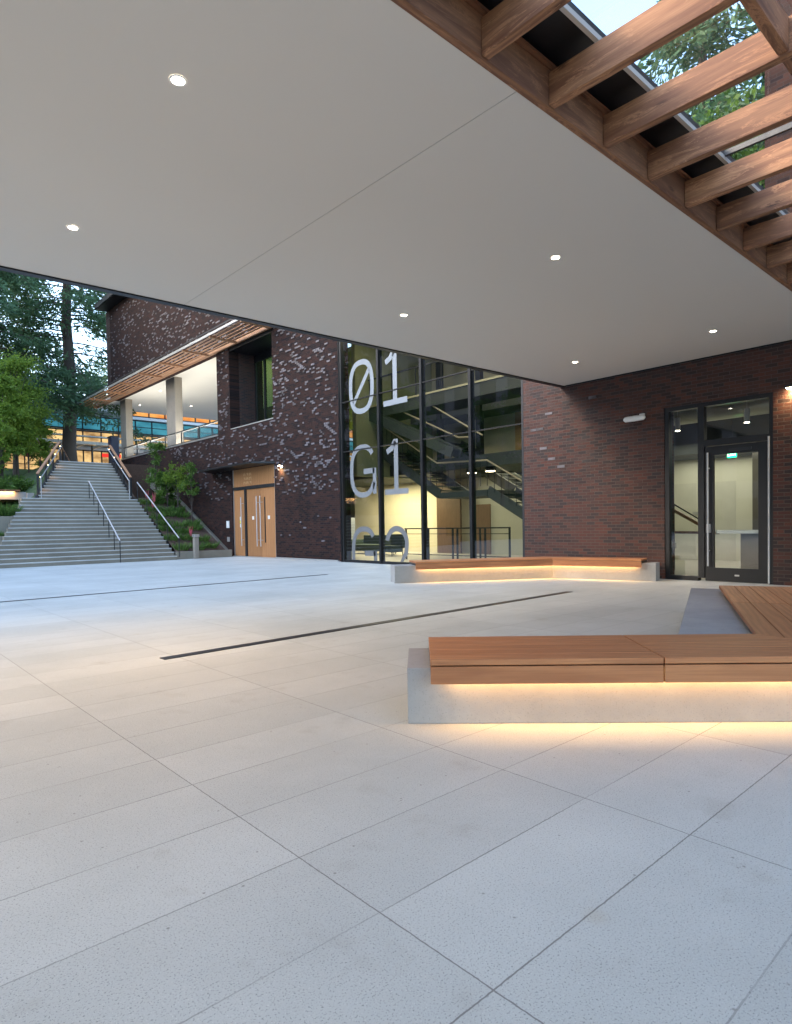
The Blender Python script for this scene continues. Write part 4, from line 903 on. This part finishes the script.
def broadleaf(name, x, y, z0, h, r, tr_, label, mat, seed, nblob=26, leaves=420, lsz=.16, zc=.45, cat='tree', bark='bark', flat=.7, group=None):
    rs = np.random.RandomState(seed); t_ = thing(name, (x, y, z0), label, cat, group)
    top = z0+h*.55; b = MB(); b.tube([(x, y, z0-.2), (x+.04*h*rs.normal()*.3, y, z0+h*.3), (x, y, top)], [tr_*1.2, tr_*.8, tr_*.45], 8); V = []
    for k in range(nblob):
        a = rs.rand()*2*math.pi; el = rs.rand(); rr = r*math.sqrt(rs.rand())*(.95)
        zz = z0+h*(zc+(1-zc)*el); rr *= math.sqrt(max(.12, 1-((el-.35)/.75)**2))
        c = np.array([x+rr*math.cos(a), y+rr*math.sin(a), zz])
        s0 = Vector((x, y, z0+h*(.25+.35*rs.rand()*el)))
        m_ = s0.lerp(Vector(c), .55)+Vector((0,0,.06*h)); b.tube([s0, m_, Vector(c)], [tr_*.3, tr_*.18, tr_*.06], 5, cap=False)
        n = int(leaves*(.5+rs.rand())); u = rs.normal(size=(n,3)); u /= np.linalg.norm(u, axis=1, keepdims=True); rad = (r*.26*(.5+.9*rs.rand()))*np.abs(rs.normal(size=n))*.95
        P = c+u*rad[:,None]*np.array([1,1,flat]); D = u+rs.normal(size=(n,3))*.7+np.array([0,0,-.3])
        V.append(rhombs(P, D, lsz*(.7+.6*rs.rand(n)), lsz*.6*(.7+.5*rs.rand(n)), rs))
    b.build('trunk', M[bark], t_); quads_obj('crown', np.concatenate(V), M[mat], t_); return t_
# big fir and companions beyond the stairs
conifer(12.0, 45, 4.4, 27, 6.2, .48, 'great fir with a thick straight bare trunk rising behind the stair head', 1, .17, 30, 34)
conifer(6.8, 43.5, 4.3, 25, 6.5, .42, 'dense dark conifer at the far left edge of the view above the maple', 2, .14, 30, 34)
conifer(9.3, 52, 4.4, 26, 6., .4, 'conifer farther back between the great fir and the left one', 3, .2, 26, 28)
conifer(20.5, 57, 4.4, 30, 6, .4, 'conifer behind the corner of the upper brick block', 4, .12, 24, 24)
conifer(1.5, 47, 4.3, 26, 7, .4, 'conifer beyond the left picture edge', 9, .12, 24, 26)
broadleaf('maple_tree', 7.3, 37, 4.2, 5.6, 1.75, .12, 'bright green young maple left of the great fir trunk', 'maple', 5, 50, 300, .12, .3)
broadleaf('maple_tree', 6.3, 34.8, 2.8, 5.6, 1.1, .08, 'slender light green tree at the left edge above the lit bench', 'maple', 6, 26, 420, .15, .45)
for i, (x, y, h_, lb) in enumerate(((6.0,33.2,3.6,'thin stemmed young tree just behind the lit upper bench'),(6.9,34.4,3.4,'thin stemmed young tree left of the guardrail foot'),(7.8,36.5,3.0,'small airy tree behind the left guardrail'),(8.9,39.0,2.8,'leafy young tree beside the great fir trunk base'),(5.0,32.6,3.4,'thin stemmed young tree at the left picture edge'))):
    broadleaf('young_tree', x, y, 2.7 if y < 34 else 3.9, h_, .8, .035, lb, 'maple', 20+i, 14, 160, .13, .35, group='young trees behind the upper bench')
for i, (x, y, lb) in enumerate(((5.6,31.4,'low green hedge shrub behind the lit bench'),(6.5,31.9,'low green hedge shrub next to the guardrail foot'),(4.4,31.5,'low green hedge shrub at the left edge'))):
    broadleaf('hedge_shrub', x, y, 2.5, .9, .75, .03, lb, 'shrub', 40+i, 16, 260, .09, .2, 'shrub', group='hedge shrubs behind the upper bench')
# conifers and tree over the skylight
conifer(25.5, 10.2, -2, 31, 5.2, .42, 'tall conifer seen up through the skylight glass, left of the brick block', 14, .25, 30, 36, sz=.42)
conifer(27.0, 7.6, -2, 29, 5.0, .4, 'second conifer seen up through the skylight, close to the brick block', 15, .25, 30, 36, sz=.42)
broadleaf('deciduous_tree', 21.5, 8.4, -1, 15.0, 2.8, .2, 'light leafy tree with pale branches seen low through the skylight', 'shrub', 16, 30, 420, .2, .5, bark='birchbark')
# planting beside the stairs
zb = lambda y: .22+(y-24.36)*.473
broadleaf('slender_tree', 11.35, 29.0, zb(29)-.3, 3.2, .5, .03, 'slim upright green tree beside the stair handrail before the brick wall', 'shrub', 31, 16, 120, .10, .3)
broadleaf('leafy_shrub', 11.9, 27.9, zb(27.9), 2.2, .6, .03, 'tall bright leafy shrub against the brick wall', 'maple', 32, 15, 110, .12, .4, 'shrub')
broadleaf('leafy_shrub', 12.1, 26.9, zb(26.9), 2.6, .42, .025, 'thin airy shrub nearest the oak doors against the brick wall', 'shrub', 33, 11, 80, .10, .5, 'shrub')
broadleaf('leafy_shrub', 11.7, 28.6, zb(28.6), 1.3, .5, .03, 'dark bushy shrub behind the pink plumes', 'shrub', 34, 16, 200, .11, .35, 'shrub')
def tufts(name, pts, label, blade, hgt, mat, group, cat='grass'):
    for i, (x, y, z, lb) in enumerate(pts):
        rs = np.random.RandomState(100+i+int(x*10)); n = blade; a = rs.rand(n)*2*math.pi; rr = .22*np.sqrt(rs.rand(n))
        P = np.stack([x+rr*np.cos(a), y+rr*np.sin(a), np.full(n, z-.03)], 1); lean = .25+.7*rs.rand(n)
        D = np.stack([np.cos(a)*lean, np.sin(a)*lean, np.ones(n)], 1)
        V = rhombs(P, D, hgt*(.6+.6*rs.rand(n)), .028, rs); o = quads_obj(name, V, M[mat]); tag(o, lb, cat, group)
side_w = ['nearest the bollard', 'second up from the bollard', 'third up from the bollard', 'fourth up from the bollard', 'fifth up from the bollard', 'sixth up from the bollard', 'topmost of the slope']
pts = []
for k in range(7):
    y = 24.75+k*.68
    for j, nm in enumerate(('beside the steps', 'in the middle of the bed', 'near the brick wall')):
        xx = 10.62+k*.03+j*.62+random.uniform(-.1,.1); yy = y+random.uniform(-.2,.2)
        pts.append((xx, yy, zb(yy), 'green grass tuft '+nm+', '+side_w[k]))
tufts('grass_tuft', pts, '', 150, .38, 'grass', 'grass tufts in the sloping planter')
pts = []
for k in range(10): 
    xx = .95+k*.46; pts.append((xx, 27.95+random.uniform(-.25,.25), 1.72, 'dense green grass tuft in the upper planter, number %s from the steps' % ['ten','nine','eight','seven','six','five','four','three','two','one'][k]))
tufts('grass_tuft', pts, '', 520, .62, 'grass', 'grass tufts in the upper left planter')
pts = []
for k in range(8):
    xx = 1.2+k*.48; pts.append((xx, 26.75+random.uniform(-.1,.1), .98, 'small grass tuft in the middle planter, number %s from the steps' % ['eight','seven','six','five','four','three','two','one'][k]))
tufts('grass_tuft', pts, '', 200, .3, 'grass', 'grass tufts in the middle left planter')
for i, (x, y, lb) in enumerate(((10.75,28.6,'tall pink plume flower left of the pair by the slim tree'),(11.0,28.4,'tall pink plume flower right of the pair by the slim tree'),(11.2,25.1,'single pink flower spike near the bollard'),(10.7,27.8,'pink flower spike close to the handrail'))):
    z = zb(y); f = thing('pink_flower', (x, y, z), lb, 'flower', 'pink flower spikes in the sloping planter')
    b = MB(); b.tube([(x,y,z-.02),(x+.03,y,z+.35)], .008); b.build('stem', M['grass'], f)
    b = MB()
    for k in range(3): b.tube([(x+.03*k,y+.02*k,z+.32),(x+.02+.05*(k-1),y+.02*k,z+.5),(x+.02+.08*(k-1),y,z+.72)], [.012,.018,.004], 6)
    b.build('plume', M['pink'], f)
rs = np.random.RandomState(5); n = 9000
P = np.stack([rs.uniform(-6, 8, n), rs.uniform(31, 38, n), np.zeros(n)], 1); P[:,2] = 2.5+np.clip((P[:,1]-35)/3, 0, 1)*2
keep = (P[:,0] < 5.1+(P[:,1]-29)*.4) & ~((P[:,0]>6.2) & (P[:,1]<31)); P = P[keep]
P = P[(P[:,0] < 5.1) | (P[:,1] > 34)]
P[:,2] = np.where(P[:,0] > 5.1, 3.6, P[:,2])
tag(quads_obj('bank_grass', rhombs(P, rs.normal(size=P.shape)*.4+[0,0,1], .35, .04, rs), M['grass']), 'green ground cover on the bank behind the lit bench', 'ground cover', kind='stuff')

# ------------------------------------------------------------------ glass building behind
def litmat(name, a, b_, s_):
    m, t, out = nt(name); p = pos(t); v = noise(t, mapping(t, p, scale=(.9,.9,1.6)), .9, 3, .6)
    c = mix(t, ramp(t, v, [(.35, 0), (.65, 1)]), a, b_); e = N(t, 'ShaderNodeEmission'); e.inputs[1].default_value = s_; t.links.new(c, e.inputs[0]); t.links.new(e.outputs[0], out.inputs[0]); return m
M['warmwin'] = litmat('warm_lit_interior', (.30,.17,.07), (1.,.66,.28), .17)
M['blueglass'] = litmat('blue_tinted_glow_glass', (.03,.17,.24), (.07,.32,.42), .15)  # reflected light of the blue panes is put in as emission
M['orangewin'] = litmat('orange_lit_interior', (.75,.22,.05), (1.,.5,.14), .16)
YB = 49.
gb = thing('glass_building', (20, YB, 4.5), 'lit glass building with blue panels and warm rooms far behind the stairs', 'building')
b = MB(); b.box(0, 17.4, YB+.3, YB+12, 4.5, 9.9); b.box(17.4, 48, YB+.3, YB+12, 4.5, 11.2); b.build('body', paint('pale_panel', (.42,.45,.48), .6), gb)
b = MB(); b.box(-.2, 17.4, YB-.3, YB+12, 9.9, 10.1); b.box(17.4, 48.2, YB-.3, YB+12, 11.2, 11.45); b.build('roof', M['white'], gb)
for (x0_, z0_, z1_, mt, nm) in ((.2, 4.6,7.0,'warmwin','ground_floor_window'), (.2, 7.5,8.4,'warmwin','middle_window'), (.2, 8.5,9.5,'blueglass','blue_window'), (17.5, 9.8,11.0,'orangewin','top_window')):
    fr = MB(); k = 0
    while x0_+k*1.25 < 46.2: fr.box(x0_+k*1.25, x0_+.07+k*1.25, YB-.02, YB+.1, z0_, z1_); k += 1
    fr.box(x0_, 46.2, YB-.02, YB+.1, z1_-.06, z1_+.02); fr.box(x0_, 46.2, YB-.02, YB+.1, z0_-.04, z0_+.05); fr.box(x0_, 46.2, YB-.01, YB+.09, (z0_+z1_)/2-.02, (z0_+z1_)/2+.03)
    fr = fr.build(nm, M['darkmetal'], gb)
    b = MB(); b.box(x0_, 46.2, YB+.12, YB+.2, z0_, z1_); b.build('pane', M[mt], fr)
b = MB(); b.box(.2, 46, YB-.1, YB+.25, 7.95, 8.05); b.box(17.5, 46, YB-.1, YB+.25, 9.55, 9.75); b.build('floor_band', M['white'], gb)
aw = MB(); aw.box(2, 20, YB-3, YB-.1, 7.15, 7.2); aw = aw.build('glass_awning', glass('awning_glass', (.55,.75,.85), 1.6), gb)
b = MB()
for k in range(15): b.box(2+k*1.25, 2.08+k*1.25, YB-3, YB-.1, 7.05, 7.14)
b.box(2, 20, YB-3.08, YB-3, 7.04, 7.24); b.build('awning_frame', M['white'], aw)
for k in range(7):
    b = MB(); b.tube([(3+k*2.7, YB-2.6, 4.5), (3+k*2.7, YB-2.6, 7.04)], .07); b.build('awning_post', M['darkmetal'], aw)
rs_ = thing('red_sign', (15.9, YB-.3, 6.3), 'small red lit sign in the window under the far glass awning', 'sign')
b = MB(); b.box(15.2, 16.5, YB-.28, YB-.2, 6.55, 6.80); b.build('sign_face', emit('red_sign_face', (.9,.04,.03), .2), rs_)
ss = thing('stop_sign', (8.1, 38, 4.5), 'red octagonal sign on a post among the young trees left of the guardrail', 'sign')
b = MB(); b.tube([(8.1,38,4.4),(8.1,38,5.9)], .03); b.build('post', M['alu'], ss)
oc = [(8.1+.34*math.cos(R(22.5+45*k)), 5.46+.34*math.sin(R(22.5+45*k))) for k in range(8)]
b = MB(); b.add([(x, 37.95, z) for x, z in oc]+[(x, 37.965, z) for x, z in oc], [tuple(range(8)), tuple(range(15,7,-1))]+[(i, (i+1) % 8, 8+(i+1) % 8, 8+i) for i in range(8)]); b.build('octagonal_plate', paint('sign_red', (.40,.02,.02), .5), ss)
b = MB()
for i, ch in enumerate('STOP'):
    S = MB(); let(S, 0, 0, 0, .085, ch)
    b.add([(7.86+i*.13+(-v[1]), 37.944+v[0], 5.38+v[2]) for v in S.v], S.f)
b.build('stop_lettering', M['white'], ss)
ub2 = thing('dark_cabinet', (11.6, 36.5, 4.5), 'dark blue utility box standing by the farther concrete column', 'utility box')
b = MB(); b.box(11.75, 12.15, 36.1, 36.7, 4.5, 6.3); b.build('cabinet', paint('navy_cabinet', (.012,.02,.045), .5), ub2, .02)
b = MB(); b.box(11.72, 12.18, 36.07, 36.73, 6.3, 6.35); b.build('cabinet_lid', M['darkmetal'], ub2)
# low wall seen under the loggia
b = MB(); b.box(21, 40, 44.0, 44.3, 4.5, 6.6); tag(b.build('garden_wall', M['brickX']), 'low dark brick wall seen between loggia column and pier', 'wall')
# ------------------------------------------------------------------ pale building across the plaza (mirrored in the glass)
ob = thing('pale_building', (-30, 60, 0), 'pale stone building with dark windows across the plaza, mirrored in the lobby glass', 'building')
b = MB(); b.box(-44, -24.05, 31, 110, 0, 27); b.build('stone_wall', paint('pale_stone', (.26,.215,.22), .7), ob)
for fl_ in range(6):
    fw = MB(); 
    for k in range(22):
        y = 33+k*3.5; fw.box(-24.05, -23.98, y, y+2.0, 1.2+fl_*4, 3.4+fl_*4)
    fw.build('window_row', M['dark'], ob)
b = MB(); b.box(-44.5, -23.6, 30.5, 110.5, 27, 27.5); b.build('roof', M['stair'], ob)
b = MB(); b.box(-66, -46, -10, 62, 0, 13); b.build('added_low_wing', bpy.data.materials['pale_stone'], ob)  # unseen wing, added so the door glass does not mirror bare sky
b = MB(); b.box(-66.5, -45.5, -10.5, 62, 13, 13.4); b.build('added_low_wing_roof', M['stair'], ob)
for fl_ in range(3):
    fw = MB()
    for k in range(11): fw.box(-46.0, -45.93, -8+k*3.5, -6+k*3.5, 1.2+fl_*4, 3.4+fl_*4)
    fw.build('window_row', M['dark'], ob)  # windows of the added wing
for i, (x, y) in enumerate(((-16, 33), (-12, 42), (-7, 36))):
    broadleaf('plaza_tree', x, y, 0 if y < 29 else 2.5, 9, 3, .18, ['leafy tree before the pale building, nearest the plaza', 'leafy tree before the pale building, farthest away', 'leafy tree before the pale building, on the planted bank'][i], 'shrub', 60+i, 26, 300, .28, .35, group='trees before the pale building')

for i, (x, y, lb) in enumerate(((-14,50,'single conifer before the pale building, mirrored in the lobby glass'),)):
    conifer(x, y, 2.5, 33, 6.5, .4, lb, 70+i, .1, 26, 16, sz=.7)
